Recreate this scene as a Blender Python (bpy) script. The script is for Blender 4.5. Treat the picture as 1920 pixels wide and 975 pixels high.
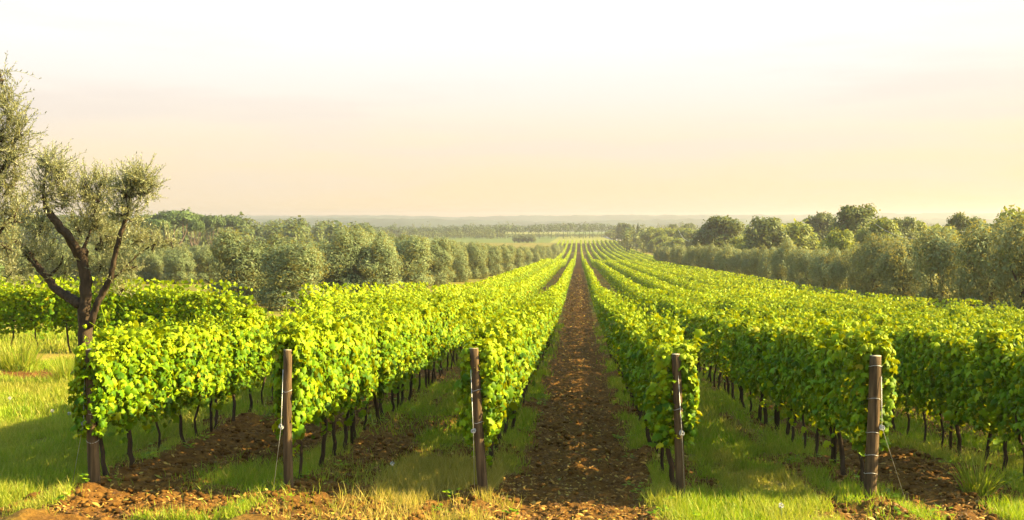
import bpy, math, random
import numpy as np
from mathutils import Vector, Matrix

random.seed(7)
RNG = np.random.default_rng(7)
R = math.radians
for o in list(bpy.data.objects):
    bpy.data.objects.remove(o)
sc = bpy.context.scene
COL = sc.collection

# ------------------------------------------------------------------ camera, light, exposure
CAMZ = 3.43                     # camera height above the ground at the row ends (the camera stands up the slope)
FPX = 2000.0                    # focal length in pixels of the 1920 wide photograph
PSI = math.atan(125 / FPX)      # rows run along +Y, the camera is turned a little to the left
PITCH = math.atan(77.5 / FPX)
cam_d = bpy.data.cameras.new('camera')
cam_d.sensor_width = 36
cam_d.lens = 36 * FPX / 1920
cam_d.clip_start = 0.1
cam_d.clip_end = 20000
cam = bpy.data.objects.new('camera', cam_d)
cam.location = (0, 0, CAMZ)
cam.rotation_euler = (R(90) - PITCH, 0, PSI)
COL.objects.link(cam)
sc.camera = cam

SUN_EL, SUN_AZ = R(28), R(86)   # azimuth measured from +Y (down the rows) towards +X (right)
SUN_DIR = Vector((math.sin(SUN_AZ) * math.cos(SUN_EL), math.cos(SUN_AZ) * math.cos(SUN_EL), math.sin(SUN_EL)))
sun_d = bpy.data.lights.new('sun', 'SUN')
sun_d.energy = 5.0
sun_d.angle = R(0.6)
sun_d.color = (1.0, 0.77, 0.37)
sun = bpy.data.objects.new('sun', sun_d)
sun.rotation_euler = SUN_DIR.to_track_quat('Z', 'Y').to_euler()
COL.objects.link(sun)

sc.view_settings.view_transform = 'Standard'
sc.view_settings.look = 'None'
sc.view_settings.gamma = 1
sc.view_settings.use_curve_mapping = False
sc.view_settings.exposure = 2.5
sc.render.film_transparent = False
cy = sc.cycles
cy.use_denoising = True
try:
    cy.denoiser = 'OPENIMAGEDENOISE'
    cy.denoising_input_passes = 'RGB_ALBEDO_NORMAL'
except Exception:
    pass
cy.max_bounces = 6
cy.diffuse_bounces = 3
cy.transmission_bounces = 4
cy.glossy_bounces = 2
cy.volume_bounces = 0
cy.use_adaptive_sampling = True
cy.adaptive_threshold = 0.015
cy.sample_clamp_indirect = 4

world = bpy.data.worlds.new("World")
sc.world = world
world.use_nodes = True
wt = world.node_tree
for n in list(wt.nodes):
    wt.nodes.remove(n)


def N(t, typ, **kw):
    n = t.nodes.new(typ)
    for k, v in kw.items():
        if k.startswith('i_'):
            n.inputs[k[2:].replace('_', ' ')].default_value = v
        else:
            setattr(n, k, v)
    return n


def ramp(t, fac, stops, interp='LINEAR'):
    r = t.nodes.new('ShaderNodeValToRGB')
    r.color_ramp.interpolation = interp
    el = r.color_ramp.elements
    while len(el) > 1:
        el.remove(el[-1])
    el[0].position = stops[0][0]
    el[0].color = (*stops[0][1], 1)
    for p, c in stops[1:]:
        e = el.new(p)
        e.color = (*c, 1)
    if fac is not None:
        t.links.new(fac, r.inputs[0])
    return r


def mixc(t, a, b, f, mode='MIX'):
    m = t.nodes.new('ShaderNodeMix')
    m.data_type = 'RGBA'
    m.blend_type = mode
    for s, v in ((m.inputs[0], f), (m.inputs[6], a), (m.inputs[7], b)):
        if hasattr(v, 'is_linked'):
            t.links.new(v, s)
        elif isinstance(v, (int, float)):
            s.default_value = v
        else:
            s.default_value = (*v, 1)
    return m.outputs[2]


def mathn(t, op, a, b=None, clamp=False):
    m = t.nodes.new('ShaderNodeMath')
    m.operation = op
    m.use_clamp = clamp
    for s, v in ((m.inputs[0], a), (m.inputs[1], b)):
        if v is None:
            continue
        if hasattr(v, 'is_linked'):
            t.links.new(v, s)
        else:
            s.default_value = v
    return m.outputs[0]


# the sky: Nishita dome overhead, a milky evening veil low down that turns yellow towards the sun
SKY_GAIN = 0.186
sky = N(wt, 'ShaderNodeTexSky', sky_type='NISHITA', sun_disc=False, sun_elevation=SUN_EL, sun_rotation=SUN_AZ,
        air_density=1.2, dust_density=6.0, ozone_density=1.0, altitude=100)
tc = N(wt, 'ShaderNodeTexCoord')
sep = N(wt, 'ShaderNodeSeparateXYZ')
wt.links.new(tc.outputs['Generated'], sep.inputs[0])
elev = sep.outputs[2]
veil = ramp(wt, elev, [(0.0, (1.0, .785, .48)), (0.03, (1.0, .80, .51)), (0.07, (1.0, .85, .63)),
                       (0.11, (1.0, .91, .80)), (0.155, (1.02, .99, .96)), (0.26, (.98, 1.0, 1.0)), (0.45, (.60, .88, 1.0)), (0.8, (.48, .82, 1.0))])
# the warm side of the sky lies towards the sun
dirv = N(wt, 'ShaderNodeVectorMath', operation='DOT_PRODUCT')
wt.links.new(tc.outputs['Generated'], dirv.inputs[0])
dirv.inputs[1].default_value = (math.sin(SUN_AZ), math.cos(SUN_AZ), 0)
warm = N(wt, 'ShaderNodeMapRange', interpolation_type='SMOOTHSTEP', i_From_Min=0.25, i_From_Max=0.80, i_To_Min=0.0, i_To_Max=1.0)
wt.links.new(dirv.outputs['Value'], warm.inputs['Value'])
low = N(wt, 'ShaderNodeMapRange', interpolation_type='SMOOTHSTEP', i_From_Min=0.0, i_From_Max=0.22, i_To_Min=1.0, i_To_Max=0.25)
wt.links.new(elev, low.inputs['Value'])
wf = mathn(wt, 'MULTIPLY', warm.outputs[0], low.outputs[0], True)
skyc = mixc(wt, veil.outputs[0], (1.0, .945, .55), wf, 'MULTIPLY')
# thin cloud bands
mp = N(wt, 'ShaderNodeMapping')
mp.inputs['Scale'].default_value = (1.6, 1.6, 16.0)
wt.links.new(tc.outputs['Generated'], mp.inputs[0])
cn = N(wt, 'ShaderNodeTexNoise', i_Scale=1.6, i_Detail=5.0, i_Roughness=0.55)
wt.links.new(mp.outputs[0], cn.inputs['Vector'])
cr = ramp(wt, cn.outputs[0], [(0.42, (0, 0, 0)), (0.64, (1, 1, 1))], 'EASE')
band = ramp(wt, elev, [(0.0, (0, 0, 0)), (0.03, (.5, .5, .5)), (0.10, (.8, .8, .8)), (0.20, (.25, .25, .25)), (0.4, (0, 0, 0))])
cf = mathn(wt, 'MULTIPLY', mathn(wt, 'MULTIPLY', cr.outputs[0], band.outputs[0]), 0.72)
skyc = mixc(wt, skyc, (.87, .78, .70), cf)
# overhead the bright milky sky is a little cooler and far brighter than the exposure can hold
over = N(wt, 'ShaderNodeMapRange', interpolation_type='SMOOTHSTEP', i_From_Min=0.20, i_From_Max=0.60, i_To_Min=SKY_GAIN, i_To_Max=SKY_GAIN * 1.9)
wt.links.new(elev, over.inputs['Value'])
b1 = N(wt, 'ShaderNodeBackground')
wt.links.new(over.outputs[0], b1.inputs['Strength'])
wt.links.new(skyc, b1.inputs[0])
b2 = N(wt, 'ShaderNodeBackground', i_Strength=0.07)
wt.links.new(sky.outputs[0], b2.inputs[0])
up = N(wt, 'ShaderNodeMapRange', interpolation_type='SMOOTHSTEP', i_From_Min=0.22, i_From_Max=0.55, i_To_Max=0.45)
wt.links.new(elev, up.inputs['Value'])
mx = N(wt, 'ShaderNodeMixShader')
wt.links.new(up.outputs[0], mx.inputs[0])
wt.links.new(b1.outputs[0], mx.inputs[1])
wt.links.new(b2.outputs[0], mx.inputs[2])
wo = N(wt, 'ShaderNodeOutputWorld')
wt.links.new(mx.outputs[0], wo.inputs[0])


# ------------------------------------------------------------------ helpers
def vnoise(x, y, seed=0):
    xi, yi = np.floor(x), np.floor(y)
    fx, fy = x - xi, y - yi
    fx, fy = fx * fx * (3 - 2 * fx), fy * fy * (3 - 2 * fy)

    def h(a, b):
        s = np.sin(a * 127.1 + b * 311.7 + seed * 74.7) * 43758.5453
        return s - np.floor(s)
    return (h(xi, yi) * (1 - fx) + h(xi + 1, yi) * fx) * (1 - fy) + (h(xi, yi + 1) * (1 - fx) + h(xi + 1, yi + 1) * fx) * fy


def fbm(x, y, seed=0, oct=4):
    x, y = np.asarray(x, float), np.asarray(y, float)
    s, a, t = 0, 1, 0
    for i in range(oct):
        s = s + a * vnoise(x * 2 ** i + 17.3 * i, y * 2 ** i - 9.1 * i, seed + i)
        t += a
        a *= .5
    return s / t


def sstep(a, b, x):
    t = np.clip((np.asarray(x, float) - a) / (b - a), 0, 1)
    return t * t * (3 - 2 * t)


PY = np.array([-60, -20, 0, 13, 20, 30, 38, 60, 99, 160, 220, 262, 330, 486, 600, 720, 7000.])
PZ = np.array([.4, -1.2, -2.55, -3.43, -3.9, -4.45, -4.9, -6.05, -7.2, -8.9, -10.6, -12.3, -13.6, -15.4, -14.5, -15.0, -15.])
_dx = np.diff(PY)
_s = np.diff(PZ) / _dx
_m = np.concatenate([[_s[0]], (_s[:-1] * _dx[1:] + _s[1:] * _dx[:-1]) / (_dx[1:] + _dx[:-1]), [0]])


def prof(Y):
    Y = np.clip(np.asarray(Y, float), -60, 6999)
    i = np.clip(np.searchsorted(PY, Y, 'right') - 1, 0, len(PY) - 2)
    h = _dx[i]
    t = (Y - PY[i]) / h
    return ((2 * t ** 3 - 3 * t ** 2 + 1) * PZ[i] + (t ** 3 - 2 * t ** 2 + t) * h * _m[i] + (-2 * t ** 3 + 3 * t ** 2) * PZ[i + 1] + (t ** 3 - t ** 2) * h * _m[i + 1])


def zbase(X, Y):
    X, Y = np.asarray(X, float), np.asarray(Y, float)
    t = .036 * sstep(10, 22, Y) * (1 - .45 * sstep(26, 45, Y)) * (1 - sstep(150, 400, Y))
    z = prof(Y) - t * np.clip(X, -30, 20) + CAMZ
    return z + (fbm(X * .25, Y * .25, 3, 2) - .5) * .12 * (1 - sstep(60, 200, Y))


def till(X, Y):
    """distance from the centre of the nearest ploughed alley"""
    return np.abs(np.mod(X + 2.4, 4.8) - 2.4)


def grassiness(X, Y):
    X, Y = np.asarray(X, float), np.asarray(Y, float)
    n = fbm(X * 1.1, Y * .7, 11, 4) - .5
    n2 = fbm(X * .45, Y * .4, 21, 3) - .5
    c = till(X, Y)
    g = sstep(.95, 1.55, c + n * 1.5 + n2 * .5)
    inside = (np.abs(X) < 1.0)
    g = g * (.12 + .88 * sstep(.38, .54, fbm(X * .9 + 5, Y * .5, 25, 3)))
    g = g * (1 - .95 * np.exp(-((c - 1.76) / .17) ** 2) * sstep(.30, .48, fbm(X * .5, Y * .6, 27, 2)))
    g = np.maximum(g, sstep(.46, .60, fbm(X * 1.2 + 9, Y * .8, 29, 3)) * np.exp(-((c - 1.02) / .17) ** 2))
    patch = sstep(.56, .66, fbm(X * .55 + 3, Y * .35, 31, 3)) * (~inside)
    g = np.maximum(g, patch * .9)
    # ploughed ridge under the left hand rows
    ridge = sstep(.8, .4, np.abs(X + 3.1 + n * .5)) * sstep(24, 18, Y)
    ridge2 = sstep(.75, .4, np.abs(X + 5.3 + n * .5)) * sstep(22, 18, Y)
    g = g * (1 - .9 * np.maximum(ridge, ridge2))
    g = np.maximum(g, np.exp(-((X + 4.35) / .5) ** 2 - ((Y - 14.0) / .8) ** 2 + n * 2) * .95)
    g = np.where(Y < 12.75 + n, np.maximum(g, sstep(.57, .73, fbm(X * .9 + 2, Y * .9, 45, 3)) * sstep(-2.2, -3.0, X)), g)
    g = np.where((X < -6.6) | (X > 17.0), np.maximum(g, sstep(.30, .5, fbm(X * .6, Y * .6, 41, 3) + .12)), g)
    # bare reddish strip before the left vine wall
    strip = sstep(1.6, .6, np.abs(Y - 24.6 + n * 2)) * sstep(-11.0, -12.0, X)
    return np.clip(g * (1 - strip), 0, 1)


def dryness(X, Y):
    X, Y = np.asarray(X, float), np.asarray(Y, float)
    n = fbm(X * .8, Y * .6, 51, 3) - .5
    d = .22 + n * .9
    d = d + .75 * sstep(1.2, .5, np.abs(X + 1.75)) * sstep(17.5, 14.5, Y)
    d = d + .5 * sstep(13.2, 12.3, Y) * sstep(-4.0, -2.4, X) * sstep(.6, -.6, X)
    d = d + .55 * sstep(1.7, 2.1, X) * sstep(.45, .62, fbm(X * 1.3, Y * .7, 57, 3)) * sstep(3.4, 3.0, X)
    d = d - .4 * sstep(.9, 1.6, X) * sstep(13.6, 12.8, Y)
    d = d + .35 * sstep(3, 1, np.abs(Y - 29)) * sstep(-10.5, -12, X)
    return np.clip(d, 0, 1)


def zfine(X, Y):
    X, Y = np.asarray(X, float), np.asarray(Y, float)
    z = zbase(X, Y)
    near = 1 - sstep(40, 190, Y)
    soil = 1 - grassiness(X, Y)
    cl = np.abs(fbm(X * 5, Y * 5, 61, 4) - .5) * 2
    z = z + near * soil * (cl * .13 - .035)
    c = till(X, Y)
    in_rows = (X > -7) & (X < 17)
    z = z + near * in_rows * np.exp(-((c - 1.2) / .28) ** 2) * (.02 + .10 * fbm(X * 1.5, Y * .9, 71, 3) * sstep(.2, 1.0, soil + .3))
    z = z - near * in_rows * .03 * np.exp(-((c - .55) / .18) ** 2)
    return z


def zf(x, y):
    return float(zfine(x, y))


cp, sp = math.cos(PSI), math.sin(PSI)


def at(u, D):
    """ground position of photo column u at camera depth D"""
    l = (u - 960) / FPX * D
    return l * cp - D * sp, l * sp + D * cp


def zat(v, D):
    """height of photo row v at camera depth D"""
    a = math.atan((487.5 - v) / FPX) - PITCH
    return CAMZ + D * math.tan(a)


def screen(X, Y, Z):
    """photo column and row of a world point"""
    l = X * cp + Y * sp
    D = -X * sp + Y * cp
    a = np.arctan((Z - CAMZ) / D) + PITCH
    return 960 + FPX * l / D, 487.5 - FPX * np.tan(a), D


def mesh_np(name, verts, polys, mat, parent=None, smooth=False, attrs=None, link=True):
    """verts (N,3); polys: list of int arrays (M,k). ONE mesh object."""
    me = bpy.data.meshes.new(name)
    verts = np.asarray(verts, np.float32)
    me.vertices.add(len(verts))
    me.vertices.foreach_set('co', verts.ravel())
    polys = [np.asarray(p, np.int32) for p in polys if len(p)]
    loops = np.concatenate([p.ravel() for p in polys])
    tot = np.concatenate([np.full(len(p), p.shape[1], np.int32) for p in polys])
    st = np.concatenate([[0], np.cumsum(tot)[:-1]]).astype(np.int32)
    me.loops.add(len(loops))
    me.loops.foreach_set('vertex_index', loops)
    me.polygons.add(len(tot))
    me.polygons.foreach_set('loop_start', st)
    me.polygons.foreach_set('loop_total', tot)
    if smooth:
        me.polygons.foreach_set('use_smooth', np.ones(len(tot), bool))
    me.update(calc_edges=True)
    me.validate()
    if attrs:
        for k, v in attrs.items():
            a = me.attributes.new(k, 'FLOAT', 'POINT')
            a.data.foreach_set('value', np.asarray(v, np.float32))
    if mat:
        me.materials.append(mat)
    o = bpy.data.objects.new(name, me)
    if link:
        COL.objects.link(o)
    if parent:
        o.parent = parent
    return o


def tag(o, label=None, cat=None, group=None, kind=None):
    if label:
        o['label'] = label
    if cat:
        o['category'] = cat
    if group:
        o['group'] = group
    if kind:
        o['kind'] = kind
    return o


def empty(name, loc, rz=0, scale=1):
    o = bpy.data.objects.new(name, None)
    o.location = loc
    o.rotation_euler = (0, 0, rz)
    o.scale = (scale,) * 3 if isinstance(scale, (int, float)) else scale
    o.empty_display_size = .2
    COL.objects.link(o)
    return o


def part(proto, parent, name=None):
    c = proto.copy()
    if name:
        c.name = name
    COL.objects.link(c)
    c.parent = parent
    return c


class Geo:
    """collects vertices and polygons"""
    def __init__(s):
        s.v, s.p, s.n = [], {}, 0

    def add(s, v, *polys):
        v = np.asarray(v, float)
        for q in polys:
            q = np.asarray(q, int)
            s.p.setdefault(q.shape[1], []).append(q + s.n)
        s.v.append(v)
        s.n += len(v)

    def build(s, name, mat, parent=None, smooth=False, link=True, attrs=None):
        return mesh_np(name, np.concatenate(s.v), [np.concatenate(q) for q in s.p.values()], mat, parent, smooth, attrs, link)


def tube(g, pts, rad, n=8, rough=0, seed=0, cap=True):
    pts = np.asarray(pts, float)
    k = len(pts)
    rad = np.broadcast_to(np.asarray(rad, float), (k,)) if np.ndim(rad) else np.full(k, rad)
    tan = np.gradient(pts, axis=0)
    tan /= np.linalg.norm(tan, axis=1)[:, None] + 1e-9
    ref = np.array([1., 0, 0]) if abs(tan[0][0]) < .8 else np.array([0, 1., 0])
    vs = []
    rg = np.random.default_rng(seed)
    u = ref - tan[0] * ref.dot(tan[0])
    lob = rg.uniform(-1, 1, n)
    for i in range(k):
        u = u - tan[i] * u.dot(tan[i])
        u /= np.linalg.norm(u) + 1e-9
        w = np.cross(tan[i], u)
        a = np.arange(n) * 2 * np.pi / n
        lob = lob * .8 + rg.uniform(-1, 1, n) * .45
        rr = rad[i] * (1 + rough * lob)
        vs.append(pts[i] + np.outer(np.cos(a) * rr, u) + np.outer(np.sin(a) * rr, w))
    v = np.concatenate(vs)
    idx = np.arange(n)
    q = []
    for i in range(k - 1):
        a0 = i * n + idx
        a1 = i * n + (idx + 1) % n
        q.append(np.stack([a0, a1, a1 + n, a0 + n], 1))
    polys = [np.concatenate(q)]
    if cap:
        polys += [np.array([idx[::-1]]), np.array([(k - 1) * n + idx])]
    g.add(v, *polys)


def smooth_path(pts, sub=4):
    """Catmull-Rom through rows of any width"""
    p = np.asarray(pts, float)
    p = np.concatenate([[2 * p[0] - p[1]], p, [2 * p[-1] - p[-2]]])
    out = []
    for i in range(1, len(p) - 2):
        for t in np.arange(sub) / sub:
            out.append(.5 * (2 * p[i] + (p[i + 1] - p[i - 1]) * t + (2 * p[i - 1] - 5 * p[i] + 4 * p[i + 1] - p[i + 2]) * t * t
                             + (-p[i - 1] + 3 * p[i] - 3 * p[i + 1] + p[i + 2]) * t ** 3))
    out.append(p[-2])
    return np.array(out)


def unit(v):
    return v / (np.linalg.norm(v, axis=-1, keepdims=True) + 1e-9)


def scatter(T, polys, pos, nrm, tip, size, wide=None, curl=None):
    """copies of template T (x across, y along, z normal) at pos, facing nrm, pointing along tip"""
    nrm = unit(nrm)
    tip = unit(tip - nrm * (tip * nrm).sum(1, keepdims=True))
    side = np.cross(tip, nrm)
    size = np.asarray(size, float)[:, None, None]
    w = size if wide is None else np.asarray(wide, float)[:, None, None]
    V = pos[:, None, :] + w * T[None, :, 0:1] * side[:, None, :] + size * T[None, :, 1:2] * tip[:, None, :] + (size if curl is None else size * np.asarray(curl)[:, None, None]) * T[None, :, 2:3] * nrm[:, None, :]
    k = len(T)
    off = (np.arange(len(pos)) * k)[:, None, None]
    P = [(np.asarray(q)[None] + off).reshape(-1, np.asarray(q).shape[1]) for q in polys]
    return V.reshape(-1, 3), P


# leaf templates -------------------------------------------------------------
_vo = [(0, -.02, 0), (.20, -.16, -.05), (.42, -.06, -.10), (.52, .22, -.15), (.36, .34, -.04), (.46, .64, -.14), (.20, .70, -.03), (0, 1.0, -.16),
       (-.20, .70, -.03), (-.46, .64, -.14), (-.36, .34, -.04), (-.52, .22, -.15), (-.42, -.06, -.10), (-.20, -.16, -.05)]
GRAPE = np.array([(0, .28, .05)] + _vo) * np.array([1, 1, 1.7])
GRAPE_P = [np.array([(0, 1 + i, 1 + (i + 1) % 14) for i in range(14)])]
KITE = np.array([(0, 0, 0), (.5, .45, -.1), (0, 1, -.12), (-.5, .45, -.1)])
KITE_P = [np.array([(0, 1, 2), (0, 2, 3)])]
HEX = np.array([(0, 0, 0), (.45, .1, -.08), (.5, .55, -.14), (0, 1, -.12), (-.5, .55, -.14), (-.45, .1, -.08), (0, .45, .04)])
HEX_P = [np.array([(6, i, (i + 1) % 6) for i in range(6)])]


def rand_unit(rg, n):
    return unit(rg.normal(size=(n, 3)))


# ------------------------------------------------------------------ materials
def new_mat(name):
    m = bpy.data.materials.new(name)
    m.use_nodes = True
    t = m.node_tree
    for n in list(t.nodes):
        t.nodes.remove(n)
    out = t.nodes.new('ShaderNodeOutputMaterial')
    return m, t, out


def leaf_mat(name, stops, trans, tf=.45, rough=.45, spec=.35, objvar=.12, young_sunlit=None):
    """stops: colours picked at random per leaf; trans: tint of light passing through the leaf"""
    m, t, out = new_mat(name)
    geo = N(t, 'ShaderNodeNewGeometry')
    r = ramp(t, geo.outputs['Random Per Island'], stops)
    rout = r.outputs[0]
    if young_sunlit:                                        # paler, yellower shoot-tip leaves; the tint also paints sunlight onto the row tops
        ya = N(t, 'ShaderNodeAttribute', attribute_name='young_sunlit')
        rout = mixc(t, rout, young_sunlit, ya.outputs['Fac'])
    oi = N(t, 'ShaderNodeObjectInfo')
    hv = N(t, 'ShaderNodeHueSaturation')
    t.links.new(rout, hv.inputs['Color'])
    v = N(t, 'ShaderNodeMapRange', i_To_Min=1 - objvar, i_To_Max=1 + objvar)
    t.links.new(oi.outputs['Random'], v.inputs['Value'])
    t.links.new(v.outputs[0], hv.inputs['Value'])
    p = N(t, 'ShaderNodeBsdfPrincipled', i_Roughness=rough)
    p.inputs['Specular IOR Level'].default_value = spec
    t.links.new(hv.outputs[0], p.inputs['Base Color'])
    tr = N(t, 'ShaderNodeBsdfTranslucent')
    tcx = mixc(t, hv.outputs[0], trans, .7)
    t.links.new(tcx, tr.inputs[0])
    mxs = N(t, 'ShaderNodeMixShader', i_Fac=tf)
    t.links.new(p.outputs[0], mxs.inputs[1])
    t.links.new(tr.outputs[0], mxs.inputs[2])
    t.links.new(mxs.outputs[0], out.inputs[0])
    return m


M_VINE = leaf_mat('grape_leaf', [(0, (.018, .06, .0010)), (.25, (.045, .115, .0012)), (.65, (.115, .20, .0018)), (.95, (.175, .255, .0025)), (.99, (.27, .27, .005)), (1, (.18, .09, .01))],
                  (.60, .58, .004), .18, .55, .10, young_sunlit=(.22, .285, .003))
M_OLIVE = leaf_mat('olive_leaf', [(0, (.10, .12, .05)), (.5, (.16, .18, .08)), (.8, (.22, .24, .12)), (1, (.32, .33, .19))], (.40, .34, .08), .3, .5, .4)
M_OLIVE_FAR = leaf_mat('olive_leaf_clump', [(0, (.075, .115, .045)), (.5, (.115, .16, .070)), (.85, (.155, .20, .092)), (1, (.21, .24, .125))], (.46, .36, .05), .28, .7, .16)
M_BROAD = leaf_mat('oak_leaf_clump', [(0, (.04, .065, .012)), (.5, (.06, .09, .016)), (1, (.10, .13, .022))], (.26, .27, .02), .25, .6, .25)
M_LIGHT = leaf_mat('pale_leaf_clump', [(0, (.08, .12, .014)), (.5, (.12, .16, .018)), (1, (.18, .21, .025))], (.40, .40, .02), .32, .6, .25)
M_PINE = leaf_mat('pine_needle_clump', [(0, (.035, .06, .02)), (.5, (.05, .085, .022)), (1, (.08, .12, .03))], (.20, .22, .03), .15, .7, .15)


def bark_mat(name, a, b, scale=20, stretch=.25, bump=.6):
    m, t, out = new_mat(name)
    tcn = N(t, 'ShaderNodeTexCoord')
    mpn = N(t, 'ShaderNodeMapping')
    mpn.inputs['Scale'].default_value = (1, 1, stretch)
    t.links.new(tcn.outputs['Object'], mpn.inputs[0])
    n1 = N(t, 'ShaderNodeTexNoise', i_Scale=scale, i_Detail=6.0, i_Roughness=.65)
    t.links.new(mpn.outputs[0], n1.inputs['Vector'])
    r = ramp(t, n1.outputs[0], [(.3, a), (.7, b)])
    bp = N(t, 'ShaderNodeBump', i_Strength=bump, i_Distance=.02)
    t.links.new(n1.outputs[0], bp.inputs['Height'])
    p = N(t, 'ShaderNodeBsdfPrincipled', i_Roughness=.9)
    p.inputs['Specular IOR Level'].default_value = .15
    t.links.new(r.outputs[0], p.inputs['Base Color'])
    t.links.new(bp.outputs[0], p.inputs['Normal'])
    t.links.new(p.outputs[0], out.inputs[0])
    return m


M_VTRUNK = bark_mat('vine_bark', (.018, .012, .007), (.07, .045, .025), 30, .15)
M_OTRUNK = bark_mat('olive_bark', (.014, .010, .006), (.075, .052, .032), 9, .3, 1.0)
M_TRUNK = bark_mat('tree_bark', (.05, .035, .022), (.13, .095, .065), 4, .3)
M_POST = bark_mat('weathered_post_wood', (.013, .009, .005), (.14, .092, .046), 24, .07, 1.0)
M_CUT = bark_mat('sawn_post_top', (.30, .24, .16), (.48, .40, .28), 30, 1, .2)
M_STAKE = bark_mat('trellis_stake_wood', (.02, .014, .009), (.08, .055, .035), 25, .1)


def plain(name, c, rough=.5, metal=0.0, var=0.0, scale=8):
    m, t, out = new_mat(name)
    p = N(t, 'ShaderNodeBsdfPrincipled', i_Roughness=rough, i_Metallic=metal)
    if var:
        tcn = N(t, 'ShaderNodeTexCoord')
        n1 = N(t, 'ShaderNodeTexNoise', i_Scale=scale, i_Detail=5.0)
        t.links.new(tcn.outputs['Object'], n1.inputs['Vector'])
        r = ramp(t, n1.outputs[0], [(.3, tuple(x * (1 - var) for x in c)), (.7, tuple(min(1, x * (1 + var)) for x in c))])
        t.links.new(r.outputs[0], p.inputs['Base Color'])
    else:
        p.inputs['Base Color'].default_value = (*c, 1)
    t.links.new(p.outputs[0], out.inputs[0])
    return m


M_WIRE = plain('galvanised_wire', (.42, .42, .40), .45, .8, .2, 40)
M_WHITE = plain('pale_wire_tensioner', (.27, .28, .27), .5, 0, .1, 60)
M_CABLE = plain('pale_overhead_cable', (.34, .35, .33), .5, .2, .1)
M_CONC = plain('concrete_pole', (.36, .34, .30), .9, 0, .15, 3)
M_ROAD = plain('pale_gravel_road', (.26, .24, .20), .95, 0, .12, .4)
M_FLUFF = plain('seed_fluff', (.40, .40, .36), .9, 0, .08, 90)
M_STEM = plain('weed_stem', (.10, .14, .03), .7, 0, .2, 30)


def grass_mat(name):
    m, t, out = new_mat(name)
    geo = N(t, 'ShaderNodeNewGeometry')
    at_ = N(t, 'ShaderNodeAttribute', attribute_name='dry')
    g = ramp(t, geo.outputs['Random Per Island'], [(0, (.09, .19, .004)), (.5, (.16, .27, .006)), (1, (.25, .31, .012))])
    d = ramp(t, geo.outputs['Random Per Island'], [(0, (.22, .17, .03)), (.6, (.34, .26, .05)), (1, (.46, .36, .10))])
    c = mixc(t, g.outputs[0], d.outputs[0], at_.outputs['Fac'])
    p = N(t, 'ShaderNodeBsdfPrincipled', i_Roughness=.55)
    p.inputs['Specular IOR Level'].default_value = .25
    t.links.new(c, p.inputs['Base Color'])
    tr = N(t, 'ShaderNodeBsdfTranslucent')
    tcx = mixc(t, c, (.9, 1.0, .2), .35, 'SCREEN')
    tcx = mixc(t, c, (.34, .40, .012), .5)
    t.links.new(tcx, tr.inputs[0])
    mxs = N(t, 'ShaderNodeMixShader', i_Fac=.40)
    t.links.new(p.outputs[0], mxs.inputs[1])
    t.links.new(tr.outputs[0], mxs.inputs[2])
    t.links.new(mxs.outputs[0], out.inputs[0])
    return m


M_GRASS = grass_mat('grass_blade')
M_LITTER = leaf_mat('dead_leaf', [(0, (.05, .022, .004)), (.4, (.14, .065, .012)), (.75, (.29, .16, .028)), (.95, (.45, .30, .06)), (1, (.22, .25, .03))], (.40, .24, .04), .25, .6, .25)


def soil_mat(name, ground=True):
    m, t, out = new_mat(name)
    tcn = N(t, 'ShaderNodeTexCoord')
    pos = tcn.outputs['Object']
    n1 = N(t, 'ShaderNodeTexNoise', i_Scale=9.0, i_Detail=8.0, i_Roughness=.7)
    n2 = N(t, 'ShaderNodeTexNoise', i_Scale=1.1, i_Detail=4.0)
    n3 = N(t, 'ShaderNodeTexVoronoi', i_Scale=16.0)
    for n in (n1, n2, n3):
        t.links.new(pos, n.inputs['Vector'])
    s = ramp(t, n1.outputs[0], [(.28, (.028, .012, .002)), (.5, (.09, .041, .007)), (.75, (.23, .12, .023))])
    s2 = mixc(t, s.outputs[0], (.10, .048, .010), mathn(t, 'MULTIPLY', n2.outputs[0], .5))
    col = s2
    if ground:
        ga = N(t, 'ShaderNodeAttribute', attribute_name='grass')
        dr = N(t, 'ShaderNodeAttribute', attribute_name='dry')
        fa = N(t, 'ShaderNodeAttribute', attribute_name='far')
        gg = ramp(t, n1.outputs[0], [(.3, (.05, .065, .008)), (.7, (.12, .135, .014))])
        gd = mixc(t, gg.outputs[0], (.26, .19, .045), dr.outputs['Fac'])
        col = mixc(t, s2, gd, mathn(t, 'MULTIPLY', ga.outputs['Fac'], .85))
        # field patches far away
        vf = N(t, 'ShaderNodeTexVoronoi', i_Scale=.006)
        mpf = N(t, 'ShaderNodeMapping')
        mpf.inputs['Scale'].default_value = (1, .45, 1)
        t.links.new(pos, mpf.inputs[0])
        t.links.new(mpf.outputs[0], vf.inputs['Vector'])
        sepv = N(t, 'ShaderNodeSeparateColor')
        t.links.new(vf.outputs['Color'], sepv.inputs[0])
        fr = ramp(t, sepv.outputs[0], [(0, (.09, .13, .02)), (.35, (.14, .15, .026)), (.6, (.07, .10, .02)), (1, (.16, .15, .04))], 'CONSTANT')
        col = mixc(t, col, fr.outputs[0], fa.outputs['Fac'])
    p = N(t, 'ShaderNodeBsdfPrincipled', i_Roughness=.95)
    p.inputs['Specular IOR Level'].default_value = .1
    t.links.new(col, p.inputs['Base Color'])
    bp = N(t, 'ShaderNodeBump', i_Strength=.8, i_Distance=.04)
    hsum = mathn(t, 'ADD', n1.outputs[0], mathn(t, 'MULTIPLY', n3.outputs[0], .5))
    t.links.new(hsum, bp.inputs['Height'])
    t.links.new(bp.outputs[0], p.inputs['Normal'])
    t.links.new(p.outputs[0], out.inputs[0])
    return m


M_SOIL = soil_mat('ground_soil_and_turf')
M_CLOD = soil_mat('soil_clod', False)

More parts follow.
